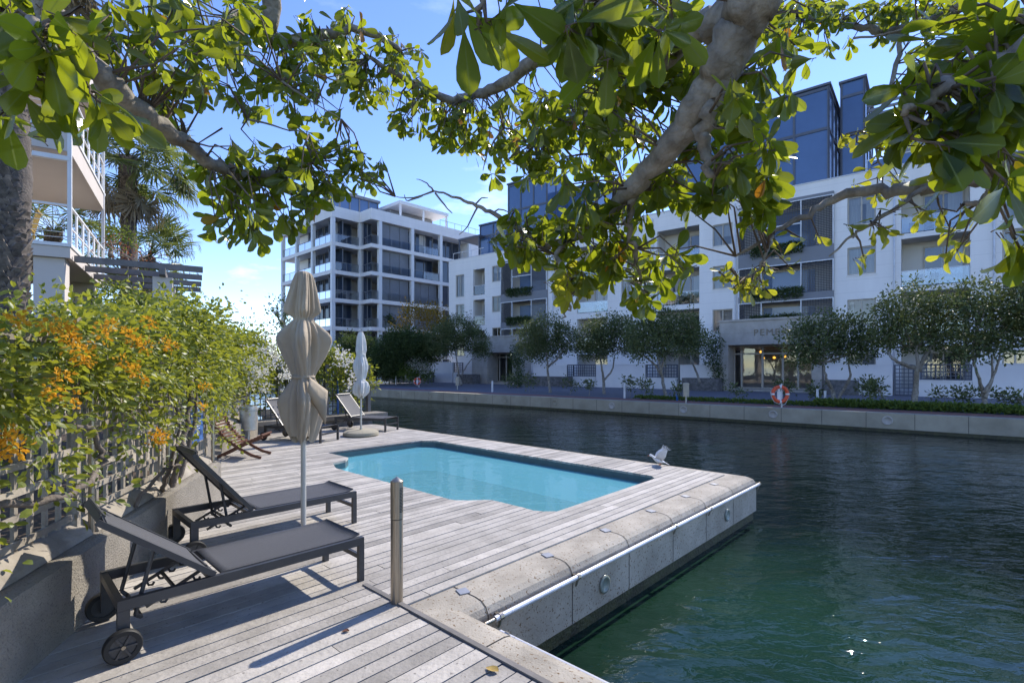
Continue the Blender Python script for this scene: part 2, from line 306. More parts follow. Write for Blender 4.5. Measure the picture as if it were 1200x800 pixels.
mb=MB(); mb.quad(V(-1500,-600,ZW),V(1500,-600,ZW),V(1500,2400,ZW),V(-1500,2400,ZW)); tag(mb.build('canal_water',M['water']),kind='structure')
mb=MB(); mb.quad(V(-1500,-600,-6),V(1500,-600,-6),V(1500,2400,-6),V(-1500,2400,-6)); tag(mb.build('ground_bed',M['soil']),kind='structure')
ZF=-.05; QN=23.0
mb=MB(); mb.box(FA,-260,120,QN+.5,700,-2.5,ZF,0); tag(mb.build('ground_far',M['paver']),kind='structure')
mb=MB(); mb.box(FA,-110,70,QN+.52,QN+2.5,ZF-.2,ZF+.004,0); tag(mb.build('brick_path',M['brick']),kind='structure')
# near land under the deck
mb=MB()
NB=[(-30,-30),(2.05,-30),(2.05,2.99),(3.9,3.1),(3.9,9.8),(5.0,40),(-30,40)]
mb.prism([DK.P(a,b,-2.5) for a,b in NB],(0,0,2.42)); tag(mb.build('ground_near',M['dark']),kind='structure')
mb=MB()
for poly in ([(3.9,3.1),(8.0,3.1),(8.0,3.64),(3.9,3.64)],[(7.42,3.64),(8.0,3.64),(8.0,9.6),(7.42,9.6)],[(3.9,9.6),(8.0,9.6),(8.0,16),(3.9,16)]):
    mb.prism([DK.P(a,b,-2.5) for a,b in poly],(0,0,2.42))
tag(mb.build('ground_under_deck',M['dark']),kind='structure')
# left bank behind the fence (planting soil)
def wallX(y): return -1.898-.277*y          # face of the retaining wall
POOL=[(7.30,3.85),(7.12,3.68),(4.80,3.68),(4.60,3.88),(4.60,4.68),(4.42,4.78),(4.25,5.0),(4.25,8.0),(4.45,8.5),(4.70,8.5),(4.90,8.75),(4.90,9.5),(7.15,9.5),(7.35,9.25)]
def pool_cuts(t):
    xs=[]; n=len(POOL)
    for i in range(n):
        (s0,t0),(s1,t1)=POOL[i],POOL[(i+1)%n]
        if (t0<=t<t1) or (t1<=t<t0): xs.append(s0+(s1-s0)*(t-t0)/(t1-t0))
    return sorted(xs)
def wall_s(t): return .6127*t-2.145-(1.12 if t>7.25 else 0)
pl=MB(); pitch=.112; t=3.0520-42*.112
def plank(t0,t1,a0,a1,b0,b1):                # ends: a at t0, b at t1
    z0,z1=-.035,random.uniform(-.0022,.0022)
    p=[DK.P(a0,t0,z0),DK.P(a1,t0,z0),DK.P(b1,t1,z0),DK.P(b0,t1,z0)]; q=[x+V(0,0,z1-z0) for x in p]
    pl.add(p+q,[(3,2,1,0),(4,5,6,7),(0,1,5,4),(1,2,6,5),(2,3,7,6),(3,0,4,7)])
while t<13.6:
    t0,t1=t,t+pitch-.0095; tm=(t0+t1)/2
    lo=max(-4.5, wall_s(tm)-.12)
    hi=2.105 if tm<3.05 else 8.17
    c0,c1,cm=pool_cuts(t0),pool_cuts(t1),pool_cuts(tm)
    if len(c0)!=len(cm): c0=cm
    if len(c1)!=len(cm): c1=cm
    segs=[]; st0=st1=lo
    for k in range(0,len(cm),2):
        segs.append((st0,c0[k],st1,c1[k])); st0,st1=c0[k+1],c1[k+1]
    segs.append((st0,hi,st1,hi))
    for a0,a1,b0,b1 in segs:
        x=a0; L=a1-a0
        if L<.02: continue
        cuts=[a0]
        y=a0+random.uniform(1.2,4.5)
        while y<a1-.5: cuts.append(y); y+=random.uniform(2.6,4.8)
        cuts.append(a1)
        for i in range(len(cuts)-1):
            e0=.003 if i else 0; e1=.003 if i<len(cuts)-2 else 0
            A0=cuts[i]+e0; A1=cuts[i+1]-e1
            B0=A0 if i else b0; B1=A1 if i<len(cuts)-2 else b1
            plank(t0,t1,A0,A1,B0,B1)
    t+=pitch
tag(pl.build('deck_path',M['plank']),kind='structure')
mb=MB(); mb.box(DK,2.112,2.15,-1.8,3.56,-.03,.012); tag(mb.build('edge_strip_path',M['pergola']),kind='structure')
# pool
root=thing('swimming_pool','turquoise swimming pool with dark tile rim set into the timber deck','pool',DK.P(5.8,6.5,0))
mb=MB(); n=len(POOL)
for i in range(n):
    a,b=POOL[i],POOL[(i+1)%n]; mb.quad(DK.P(*a,-.16),DK.P(*b,-.16),DK.P(*b,-1.08),DK.P(*a,-1.08),0)
mb.add([DK.P(a,b,-1.08) for a,b in POOL],[tuple(range(n))])
mb.build('basin',M['poolw'],root)
mb=MB()
for i in range(n):
    a,b=POOL[i],POOL[(i+1)%n]; mb.quad(DK.P(*a,-.034),DK.P(*b,-.034),DK.P(*b,-.16),DK.P(*a,-.16),0)
mb.build('tile_band',M['pooltile'],root)
mb=MB(); mb.box(DK,4.27,5.15,5.0,8.3,-1.07,-.45); mb.box(DK,4.62,5.15,3.9,4.98,-1.07,-.46); mb.build('underwater_ledge',M['poolw'],root)
m=bpy.data.materials.new('pool_water'); m.use_nodes=True; tt=m.node_tree; tt.nodes.remove(tt.nodes['Principled BSDF'])
tr=tt.nodes.new('ShaderNodeBsdfTransparent'); tr.inputs[0].default_value=(.86,.97,.99,1); g=tt.nodes.new('ShaderNodeBsdfGlossy'); g.inputs[1].default_value=.02
lw=tt.nodes.new('ShaderNodeLayerWeight'); lw.inputs[0].default_value=.5; pw=tt.nodes.new('ShaderNodeMath'); pw.operation='POWER'; pw.inputs[1].default_value=5.0; fr=tt.nodes.new('ShaderNodeMapRange'); fr.inputs[3].default_value=.02; fr.inputs[4].default_value=.7; df=tt.nodes.new('ShaderNodeBsdfDiffuse'); df.inputs[0].default_value=(.28,.80,.92,1); ms=tt.nodes.new('ShaderNodeMixShader'); ms.inputs[0].default_value=.34; tt.links.new(lw.outputs['Facing'],pw.inputs[0]); tt.links.new(pw.outputs[0],fr.inputs[0]); mi=tt.nodes.new('ShaderNodeMixShader')
nn=tt.nodes.new('ShaderNodeTexNoise'); nn.inputs['Scale'].default_value=2.6; nn.inputs['Detail'].default_value=3; ge=tt.nodes.new('ShaderNodeNewGeometry'); bp=tt.nodes.new('ShaderNodeBump'); bp.inputs['Strength'].default_value=.3; bp.inputs['Distance'].default_value=.02
L2=tt.links.new; L2(ge.outputs['Position'],nn.inputs['Vector']); L2(nn.outputs['Fac'],bp.inputs['Height']); L2(bp.outputs[0],g.inputs['Normal']); L2(bp.outputs[0],lw.inputs['Normal'])
L2(fr.outputs[0],mi.inputs[0]); L2(tr.outputs[0],ms.inputs[1]); L2(df.outputs[0],ms.inputs[2]); L2(ms.outputs[0],mi.inputs[1]); L2(g.outputs[0],mi.inputs[2]); L2(mi.outputs[0],tt.nodes['Material Output'].inputs[0]); M['poolsurf']=m
mb=MB(); mb.add([DK.P(a,b,-.135) for a,b in POOL],[tuple(range(n))[::-1]]); mb.build('water_surface',M['poolsurf'],root)
# quay wall: profile swept round the two corners (depth d inwards, z)
PROF=[(.0,-2.4),(.035,-2.4),(.035,-.555),(.0,-.545),(0,-.16),(.010,-.10),(.036,-.056),(.085,-.027),(.16,-.016),(.44,-.014),(.44,-.3)]
def offs(d,z):
    k=1.0
    return [DK.P(8.42-d*(.55 if d>.1 else 1),22,z),DK.P(8.42-d*(.55 if d>.1 else 1),2.66+d*.88,z),DK.P(2.46-d*.8,2.66+d*.88,z),DK.P(2.46-d*.8,-22,z)]
root=thing('quay_wall','rounded concrete quay edge beside the pool deck dropping to the canal','quay wall',DK.P(5,2.8,0))
mb=MB(); rows=[offs(d,z) for d,z in PROF[3:]]
for i in range(len(rows)-1):
    for k in range(3): mb.quad(rows[i][k],rows[i][k+1],rows[i+1][k+1],rows[i+1][k],0 if i>=2 else 1)
mb.build('coping',[M['concrete'],M['qwall']],root)
mb=MB(); rows=[offs(d,z) for d,z in PROF[:4]]
for i in range(3):
    for k in range(3): mb.quad(rows[i][k],rows[i][k+1],rows[i+1][k+1],rows[i+1][k],0)
mb.build('algae_band',M['algae'],root)
mb=MB()
def joint(seg,at,top=True):
    pts=[]
    for d,z in PROF[3:10]:
        d2=d-.003; z2=z+.003
        if seg=='r': pts.append((at,2.66+d2*.88,z2))
        else: pts.append((2.46-d2*.8,at,z2))
    P=[DK.P(*p) for p in pts]; e=(D1 if seg=='r' else D2)*.0042
    for i in range(len(P)-1): mb.quad(P[i]-e,P[i]+e,P[i+1]+e,P[i+1]-e)
JS=[2.60,3.62,4.58,5.56,6.50,7.45]
for s in JS: joint('r',s)
for tq in (2.25,.9,-.4): joint('e',tq)
mb.build('joint',M['dark'],root)
for s in JS:
    mb=MB(); mb.prism([DK.P(s-.06,2.90,-.0125),DK.P(s+.02,2.875,-.0125),DK.P(s+.05,2.965,-.0125),DK.P(s-.03,2.99,-.0125)],(0,0,.006)); mb.build('steel_plate',M['steelpl'],root)
for s in (4.12,7.2):
    mb=MB(); prof=[(.085,0),(.085,.012),(.06,.02),(.055,.008),(.0,.008)]
    fr=Frame(DK.P(s,2.655,-.35),D1,(0,0,1),-D2); vs=[];k=24
    for r,z in prof:
        for j in range(k): a=2*math.pi*j/k; vs.append(fr.P(r*math.cos(a),r*math.sin(a)*1.0,z))
    mb.add(vs,[(i*k+j,i*k+(j+1)%k,(i+1)*k+(j+1)%k,(i+1)*k+j) for i in range(len(prof)-1) for j in range(k)],0)
    mb.build('light_fitting',M['lens'],root,smooth=True)
def pipe(name,label,p,q,r,br,inward):
    o=thing(name,label,'pipe',p,'pipes along the quay edge')
    mb=MB(); d=unit(q-p); mb.tube([p,q],r,12); sharp(mb.build('tube',M['whitepipe'],o))
    mb=MB(); mb.tube([p-d*.10,p+d*.01],r*.6,10); sharp(mb.build('end_spigot',M['steel'],o))
    for x in br:
        c=p+(q-p)*x; mb=MB(); mb.tube([c-d*.018,c+d*.018],r*1.25,12); mb.bar(c+V(0,0,-r),c+V(0,0,-.085)+inward*.02,.02,.012); mb.bar(c,c+inward*.055,.03,.03); mb.build('bracket',M['steel'],o)
pipe('rail_pipe','long pale pipe clipped along the quay face from inner corner to the point',DK.P(2.62,2.615,-.125),DK.P(8.44,2.615,-.125),.022,(.01,.175,.5,.67,.995),D2)
pipe('rail_pipe','shorter pale pipe along the near quay edge by the foreground planks',DK.P(2.505,2.45,-.125),DK.P(2.505,-3.2,-.125),.024,(.012,.35,.7),-D1)
# ------------------------------------------------------------------ bollard, leaves
p=GP(465,705); root=thing('bollard','stainless steel bollard light with vent slots standing on the deck edge','bollard',p)
mb=MB(); mb.lathe([(.044,0),(.044,.60)],p,24); sharp(mb.build('post',M['steel'],root))
mb=MB(); mb.lathe([(.0455,.606),(.0455,.868),(.0465,.869),(.0465,.874),(.002,.905)],p,24); hd=sharp(mb.build('head',M['steel'],root))
mb=MB(); fr=Frame(p,unit((-p[1],p[0],0)),unit(-p))
for i in range(17):
    z=.655+i*.0105
    for a0 in np.linspace(-.75,.2,6): 
        a=rad(-90)+0; 
    prs=[]
    for a in np.linspace(.55,1.35,7):
        prs.append((math.cos(a+math.pi/2-.1),math.sin(a+math.pi/2-.1)))
    for j in range(6):
        (c0,s0),(c1,s1)=prs[j],prs[j+1]; R=.0462
        mb.quad(fr.P(R*c0,R*s0,z),fr.P(R*c1,R*s1,z),fr.P(R*c1,R*s1,z+.0055),fr.P(R*c0,R*s0,z+.0055))
mb.build('vent_slots',M['dark'],hd)
def fallen(px,py,L,rz,mat,label):
    p=GP(px,py); mb=MB(); xs=[0,.15,.4,.7,.9,1]; ws=[0,.12,.3,.32,.18,0]; vs=[];fr=Frame(p,(math.cos(rz),math.sin(rz),0),(-math.sin(rz),math.cos(rz),0))
    for x,wd in zip(xs,ws):
        z=.004+.014*abs(x-.5)**1.5*L/.09
        vs+= [fr.P(x*L,-wd*L,z+.012*wd/.3),fr.P(x*L,0,z),fr.P(x*L,wd*L,z+.012*wd/.3)]
    mb.add(vs,[(i*3+j,i*3+j+3,i*3+j+4,i*3+j+1) for i in range(5) for j in range(2)])
    tag(mb.build('fallen_leaf',mat,loc=p,smooth=True),label,'leaf','fallen leaves on the deck')
fallen(569,783,.085,-.5,M['dryleaf'],'curled yellow-brown fallen leaf on the foreground planks by the strip')
fallen(400,741,.05,.2,M['jarrah'],'small red-brown fallen leaf on the planks below the loungers')
# ------------------------------------------------------------------ sun loungers
def make_lounger(ang, label, group):
    # local: foot end at x=+.75, head to -x ; width along y
    root=thing('sun_lounger',label,'sun lounger',(0,0,0),group)
    Wd=.64; hw=Wd/2; z=.32; xf,xb=.75,-.82; piv=-.30
    mb=MB()
    for s in (-1,1): mb.box(W0,xb,xf,s*hw-.019*s-.019,s*hw-.019*s+.019,z-.035,z+.025)
    mb.box(W0,xb,xb+.035,-hw+.04,hw-.04,z-.03,z+.02); mb.box(W0,piv-.02,piv+.01,-hw+.04,hw-.04,z-.03,z)
    mb.build('side_frame',M['alu'],root)
    for s in (-1,1):
        mb=MB(); mb.box(W0,xf-.042,xf+.001,s*hw-.02*s-.0205,s*hw-.02*s+.0205,0,z-.036); mb.build('leg',M['alu'],root)
    mb=MB(); mb.box(W0,xf-.03,xf-.005,-hw+.042,hw-.042,z-.15,z-.115); mb.build('stretcher',M['alu'],root)
    for s in (-1,1):
        mb=MB(); mb.box(W0,xb,xb+.06,s*hw-.02*s-.0205,s*hw-.02*s+.0205,.075,z-.036); lg=mb.build('leg',M['alu'],root)
    for s in (-1,1):
        wr=.095; c=V(xb+.02,s*(hw+.03),wr); mb=MB(); prof=[(wr-.03,-.02),(wr-.006,-.022),(wr,-.014),(wr,.014),(wr-.006,.022),(wr-.03,.02),(wr-.03,-.02)]; k=28; vs=[]
        for r,y in prof:
            for j in range(k): a=2*math.pi*j/k; vs.append(c+V(r*math.cos(a),y,r*math.sin(a)))
        mb.add(vs,[(i*k+j,(i+1)*k+j,(i+1)*k+(j+1)%k,i*k+(j+1)%k) for i in range(len(prof)-1) for j in range(k)])
        wh=sharp(mb.build('wheel',M['rubber'],root),50)
        mb=MB(); mb.tube([c+V(0,-.012,0),c+V(0,.012,0)],wr-.029,24); 
        for j in range(6):
            a=j*math.pi/3; d=V(math.cos(a),0,math.sin(a)); mb.bar(c+d*.012+V(0,s*.014,0),c+d*(wr-.028)+V(0,s*.014,0),.012,.016,up=(0,1,0))
        mb.build('rim',M['alu'],wh)
        mb=MB(); mb.tube([c+V(0,s*.01,0),c+V(0,s*.028,0)],.011,12); mb.build('hub_cap',M['steel'],wh)
    # seat sling, slightly sagging with a raised foot end
    def sling(p0,ex,ez,L,sag,lip):
        mb=MB(); nx,ny=16,10; vs=[];fs=[]
        for sd in (0,-.012):
            for i in range(nx+1):
                for j in range(ny+1):
                    u=i/nx; v=j/ny*2-1; zz=-sag*(1-v*v)*math.sin(math.pi*min(1,max(0,u)))**.6+lip*max(0,u-.86)**1.0*.9*(1-.9*v*v)*-0+sd
                    zz+= lip*max(0,(u-.9)/.1)**2
                    vs.append(V(*p0)+ex*(u*L)+V(0,v*(hw-.036),0)+ez*zz)
        N_=(nx+1)*(ny+1)
        for i in range(nx):
            for j in range(ny):
                a=i*(ny+1)+j; fs.append((a,a+ny+1,a+ny+2,a+1)); fs.append((N_+a+1,N_+a+ny+2,N_+a+ny+1,N_+a))
        for i in range(nx):
            for j in (0,ny): a=i*(ny+1)+j; fs.append((a,a+ny+1,N_+a+ny+1,N_+a))
        for j in range(ny):
            for i in (0,nx): a=i*(ny+1)+j; fs.append((a,a+1,N_+a+1,N_+a))
        mb.add(vs,fs); return mb
    sl=sling((piv+.03,0,z+.03),V(1,0,0),V(0,0,1),xf-piv-.05,.03,.02).build('seat',M['mesh'],root,smooth=True)
    ca,sa=math.cos(ang),math.sin(ang); ex=V(-ca,0,sa); ez=V(sa,0,ca); L=.76; p0=V(piv-.01,0,z+.03)
    sl2=sling(tuple(p0+ez*.012),ex,ez,L,.02,.035).build('backrest',M['mesh'],root,smooth=True)
    mb=MB()
    for s in (-1,1): mb.bar(p0+V(0,s*(hw-.028),0),p0+ex*L+V(0,s*(hw-.028),0),.03,.034,up=tuple(ez))
    mb.bar(p0+ex*(L-.012)+V(0,-hw+.05,0)+ez*.02,p0+ex*(L-.012)+V(0,hw-.05,0)+ez*.02,.02,.05,up=tuple(ez)); mb.bar(p0+ex*.03+V(0,-hw+.05,0),p0+ex*.03+V(0,hw-.05,0),.02,.03,up=tuple(ez))
    mb.build('back_frame',M['alu'],root)
    mb=MB(); q=p0+ex*.40
    foot=V(xb+.10,0,z-.14) if ang<.8 else V(xb+.32,0,z-.10)
    for s in (-1,1): mb.tube([q+V(0,s*(hw-.09),0),foot+V(0,s*(hw-.09),0.03)],.0125,8)
    mb.tube([foot+V(0,-(hw-.09),.03),foot+V(.03,-(hw-.11),0),foot+V(.03,(hw-.11),0),foot+V(0,hw-.09,.03)],.0125,8)
    mb.build('back_support',M['alu'],root)
    mb=MB(); r0=V(xb+.16,0,z-.10); r1=V(piv-.02,0,z+.06)
    for s in (-1,1):
        y=V(0,s*(hw-.14),0); mb.bar(r0+y,r1+y,.012,.02)
        for k in range(4):
            c=r0+(r1-r0)*(.2+.18*k)+y; mb.tube([c+V(0,0,.0),c+V(.014,0,-.03),c+V(.035,0,-.034),c+V(.045,0,-.018)],.008,6)
    mb.bar(r0+(r1-r0)*.45+V(0,-hw+.14,0),r0+(r1-r0)*.45+V(0,hw-.14,0),.014,.02)
    mb.build('ratchet',M['alu'],root)
    return root
G_='sun loungers on the pool deck'
az=math.atan2(D1[1],D1[0])
def put(o,s,t,rz): p=DK.P(s,t,0); o.location=tuple(p); o.rotation_euler=(0,0,rz); ORI[o.name]=p
l1=make_lounger(rad(38),'charcoal sun lounger nearest the foreground planks, its backrest half raised',G_); put(l1,1.43,3.97,az-.02)
l2=make_lounger(rad(50),'charcoal sun lounger between the taupe umbrella and the concrete wall, backrest steep',G_); put(l2,2.17,5.36,az-.02)
ax=unit(D1*.42-D2*.91); a3=math.atan2(ax[1],ax[0])
l3=copy_thing(l2,DK.P(7.40,12.2,0),a3,'grey sun lounger with steep back beside the off-white umbrella at the water edge',G_)
l4=copy_thing(l2,DK.P(5.35,11.6,0),a3,'sun lounger partly hidden behind the taupe umbrella, in front of the bench',G_)
# ------------------------------------------------------------------ closed umbrellas
def smooth_prof(K,z): 
    zs=[k[0] for k in K]; return np.interp(z,zs,[k[1] for k in K]), np.interp(z,zs,[k[2] for k in K])
def umbrella(p,label,mat,K,zt,zb,seed,base,flap=True,lat=24):
    r=random.Random(seed); root=thing('umbrella',label,'umbrella',p,'closed garden umbrellas')
    mb=MB(); mb.tube([p,p+V(0,0,.16)],.034,14); mb.build('pole_sleeve',M['galv'],root)
    mb=MB(); mb.tube([p+V(0,0,.14),p+V(0,0,zt-.04)],.024,14); sharp(mb.build('pole',M['pole'],root))
    na,nz_=144,110; vs=[]; ph=[r.uniform(0,6.28) for _ in range(6)]; ph[1]=math.pi-4*rad(lat)
    for i in range(nz_+1):
        u=i/nz_; z=zb+(zt-zb)*u
        for j in range(na):
            a=2*math.pi*j/na
            zz=z
            if u<.12: zz=z-(.12-u)/.12*.07*(.5+.5*math.sin(4*a+ph[0]))*(1 if u<.12 else 0)
            R,F=smooth_prof(K,zz)
            f=max(0,1-abs(((4*a+ph[1]+.22*math.sin(3*zz+ph[2]))/math.pi)%2-1)*1.15)     # four hanging lobes
            f2=1-abs(math.cos(7*a+ph[3]+1.1*math.sin(5*zz+ph[4])))
            rr=R*(1-F+F*f)*(1-.24*f2*(.25+F))*(1+.05*math.sin(7*zz+3*a+ph[5]))
            rr=max(rr,.028)
            vs.append(p+V(rr*math.cos(a),rr*math.sin(a),zz))
    mb=MB(); mb.add(vs,[(i*na+j,i*na+(j+1)%na,(i+1)*na+(j+1)%na,(i+1)*na+j) for i in range(nz_) for j in range(na)]+[tuple(range(nz_*na,(nz_+1)*na))])
    cv=mb.build('canopy',mat,root,smooth=True)
    zstr=[k[0] for k in K if len(k)>3]
    for z in zstr:
        R,F=smooth_prof(K,z); mb=MB(); mb.lathe([(R*.99,z-.012),(R*1.04,z-.010),(R*1.04,z+.010),(R*.99,z+.012)],p,28); mb.build('tie_strap',mat,cv,smooth=True)
    if flap:                                   # a loose corner of cloth folded over the lower tie
        cam_d=unit(V(-p[0],-p[1],0)); rt=V(-cam_d[1],cam_d[0],0)*1.0
        fr=Frame(p,rt,cam_d); vs=[]; nu,nv=8,8
        for i in range(nu+1):
            for j in range(nv+1):
                u=i/nu; v=j/nv
                x=.05+.16*u-.02*v; zz=1.60-.13*u-.24*v*(.6+.7*u); y=.10+.05*math.sin(math.pi*v)+.03*math.sin(5*u+2*v)-.05*u
                vs.append(fr.P(x,y,zz))
        mb=MB(); mb.add(vs,[(i*(nv+1)+j,(i+1)*(nv+1)+j,(i+1)*(nv+1)+j+1,i*(nv+1)+j+1) for i in range(nu) for j in range(nv)])
        o=mb.build('cloth_flap',mat,root,smooth=True); md=o.modifiers.new('t','SOLIDIFY'); md.thickness=.004
    mb=MB(); mb.lathe([(.03,zt-.03),(.022,zt-.005),(.014,zt+.006)],p,12); mb.build('finial',mat,root,smooth=True)
    if base=='plate': mb=MB(); mb.box(Frame(p,D1,D2),-.17,.17,-.17,.17,.004,.014); mb.build('base_plate',M['galv'],root)
    else: mb=MB(); mb.lathe([(.40,0.003),(.43,.03),(.42,.09),(.36,.125),(.12,.14),(.05,.15)],p,28); sharp(mb.build('base',M['farq'],root),50)
    return root
K1=[(1.00,.11,.45),(1.10,.15,.5),(1.37,.225,.6),(1.42,.215,.58),(1.57,.11,.25),(1.60,.098,.12,1),(1.63,.11,.25),(1.93,.265,.62),(1.97,.268,.62),(2.01,.245,.6),(2.12,.10,.25),(2.14,.085,.15),(2.15,.10,.3),(2.20,.175,.55),(2.24,.17,.52),(2.36,.135,.40),(2.50,.095,.30),(2.555,.075,.2),(2.575,.045,.1)]
umbrella(DK.P(2.15,4.65,0),'closed taupe canvas umbrella tied at the waist between the two front loungers',M['canvas'],K1,2.575,1.06,3,'plate')
K2=[(.95,.12,.5),(1.05,.20,.5),(1.18,.21,.45),(1.30,.17,.3),(1.36,.10,.12,1),(1.45,.14,.4),(1.62,.20,.5),(1.72,.20,.5),(1.90,.13,.3),(1.98,.11,.15,1),(2.10,.14,.35),(2.30,.12,.3),(2.45,.09,.2),(2.54,.05,.1)]
umbrella(GP(423,510),'closed off-white umbrella on a round base beside the far lounger',M['canvas2'],K2,2.54,.98,11,'round',flap=False)
# ------------------------------------------------------------------ retaining walls and trellis
WD=unit((-.277,1,0)); WN=V(WD[1],-WD[0],0)        # along the fence, and out towards the deck
WL=Frame((-2.66,2.75,0),WD,-WN)                    # a along, b into the planting
root=thing('retaining_wall','low pebbled concrete wall under the near trellis beside the front loungers','wall',WL.P(0,0,0))
mb=MB(); mb.prism([WL.P(-4.6,0,-.05),WL.P(-4.6,0,.465),WL.P(-4.6,.055,.48),WL.P(-4.6,.42,.49),WL.P(-4.6,.42,-.05)],WD*5.55,0)
mb.prism([WL.P(.955,.02,-.05),WL.P(.955,.02,.465),WL.P(.955,.06,.48),WL.P(.955,.42,.49),WL.P(.955,.42,-.05)],WD*3.04,0)
mb.build('wall_block',M['wallc'],root)
mb=MB(); mb.box(WL,-4.6,4.0,.42,3.5,-.05,.40); tag(mb.build('ground_planting_bed',M['soil']),kind='structure')
WL2=Frame(WL.P(3.995,.86,0),WD,-WN)
root=thing('retaining_wall','low concrete wall under the far trellis behind the wooden slat chair','wall',WL2.P(0,0,0))
mb=MB(); mb.prism([WL2.P(0,0,-.05),WL2.P(0,0,.465),WL2.P(0,.05,.48),WL2.P(0,.42,.49),WL2.P(0,.42,-.05)],WD*6.6,0); mb.build('wall_block',M['wallc'],root)
mb=MB(); mb.box(WL2,-.0,6.6,.42,3.5,-.05,.40); tag(mb.build('ground_far_planting_bed',M['soil']),kind='structure')
def trellis(fr,a0,a1,b,z0,z1,label,step=.155,vstep=.15,posts=()):
    root=thing('trellis_panel',label,'trellis',fr.P((a0+a1)/2,b,z0),'trellis panels under the bougainvillea')
    mb=MB(); z=z0+.13
    while z<z1: mb.box(fr,a0,a1,b-.012,b+.006,z,z+.042); z+=step
    a=a0+.06
    while a<a1: mb.box(fr,a,a+.034,b+.009,b+.03,z0+.02,z1); a+=vstep
    mb.build('slats',M['trellis'],root)
    mb=MB(); mb.prism([fr.P(a0,b-.10,z0),fr.P(a0,b-.085,z0+.035),fr.P(a0,b+.01,z0+.10),fr.P(a0,b+.06,z0+.10),fr.P(a0,b+.06,z0)],(fr.x*(a1-a0))); mb.build('base_board',M['trellis'],root)
    for a in posts:
        mb=MB(); mb.box(fr,a-.03,a+.03,b-.028,b+.035,z0-.01,z1+.1); mb.build('post',M['trellis'],root)
T=[(-3.6,-.95,'weathered trellis panel at the left edge of the view, above the concrete wall'),(-.9,1.02,'weathered trellis panel behind the nearest lounger, left of the first steel post'),(1.1,2.5,'weathered trellis panel between the two steel posts, thick with orange blossom'),(2.56,3.98,'weathered trellis panel that carries the blue notice at the wall end')]
for a0,a1,l in T: trellis(WL,a0,a1,.20,.487,1.95,l,posts=(a1-.03,))
for a0,a1,l in [(.0,3.2,'weathered trellis panel behind the wooden slat chair'),(3.26,6.5,'weathered trellis panel running up to the litter bin')]: trellis(WL2,a0,a1,.20,.487,1.95,l,posts=(a1-.03,))
def spost(fr,a,b,z0,z1,label):
    mb=MB(); p=fr.P(a,b,z0); mb.lathe([(.021,0),(.021,z1-z0-.01),(.012,z1-z0)],p,14); tag(sharp(mb.build('steel_post',M['steel'],loc=p)),label,'post','steel posts along the trellis')
spost(WL,1.06,.13,.49,1.75,'bright steel post against the trellis right of the nearest backrest')
spost(WL,2.53,.13,.49,1.1,'short steel post at the head of the second lounger')
spost(WL,3.93,.10,.49,2.1,'tall steel post at the end of the concrete wall beside the blue notice')
spost(WL2,.35,.13,.49,2.0,'steel post on the far wall behind the wooden chair')
# blue notice
sp=WL.P(3.50,.165,.62); root=thing('notice_board','blue pool notice with white lines of text fixed to the trellis','sign',sp)
mb=MB(); mb.box(WL,3.30,3.74,.155,.17,.80,1.52); mb.build('panel',M['signb'],root)
mb=MB(); rr=random.Random(4)
def words(a0,a1,z,h):
    a=a0
    while a<a1-.01:
        L=min(rr.uniform(.02,.06),a1-a); mb.box(WL,a,a+L,.1515,.1545,z,z+h); a+=L+.009
for z,h,a0,a1 in [(1.44,.03,3.40,3.68),(1.36,.018,3.35,3.70),(1.30,.018,3.35,3.68),(1.19,.02,3.35,3.66),(1.15,.012,3.36,3.70),(1.11,.012,3.34,3.69),(1.04,.014,3.35,3.66),(.98,.014,3.37,3.61),(.955,.006,3.37,3.6)]: words(a0,a1,z,h)
mb.box(WL,3.515,3.535,.1515,.1545,.865,.92); mb.build('lettering',M['white'],root)
# ------------------------------------------------------------------ bench planter, fence, bin, chair
root=thing('bench_planter','long concrete bench on a dark stone base in front of the lattice fence','bench',DK.P(6.5,13.6,0))
mb=MB(); mb.box(DK,4.4,8.75,13.30,13.95,.20,.31); mb.build('seat_slab',M['wallc'],root)
mb=MB(); mb.box(DK,4.5,8.30,13.42,14.6,-.4,.197); mb.build('stone_base',M['drystone'],root)
root=thing('lattice_fence','dark metal lattice fence behind the bench with bougainvillea growing over it','fence',DK.P(6.5,14.0,.31))
mb=MB()
a=4.5
while a<8.5: mb.box(DK,a,a+.02,14.0,14.02,.3,1.55); a+=.135
for z in np.arange(.38,1.55,.15): mb.box(DK,4.45,8.52,14.022,14.04,z,z+.02)
mb.build('lattice',M['screen'],root)
for a in (4.45,5.8,7.15,8.52):
    mb=MB(); mb.box(DK,a-.05,a+.05,13.95,14.07,-.3,1.75); mb.build('post',M['pergola'],root)
mb=MB(); p=DK.P(7.45,13.9,.31); mb.lathe([(.03,0),(.03,1.0)],p,10); tag(mb.build('blue_post',M['signb'],loc=p),'thin blue post beside the lattice fence above the far lounger','post')
p=DK.P(5.15,15.2,.2); root=thing('banner_board','board with red and orange panels seen through the lattice fence','board',p)
mb=MB(); mb.box(Frame(p,D1,D2),-.22,.22,0,.03,.55,1.15); mb.build('red_panel',M['redp'],root)
mb=MB(); mb.box(Frame(p,D1,D2),-.75,-.26,0,.03,.6,1.15); mb.build('blue_panel',M['signb'],root)
mb=MB(); mb.box(Frame(p,D1,D2),-.8,-.75,0,.05,-.3,1.2); mb.box(Frame(p,D1,D2),.22,.27,0,.05,-.3,1.2); mb.build('frame',M['pergola'],root)
p=GP(291,519); root=thing('litter_bin','galvanised cylinder litter bin on a post by the end of the trellis','bin',p)
mb=MB(); mb.lathe([(.03,0),(.03,.34)],p,10); mb.build('post',M['galv'],root)
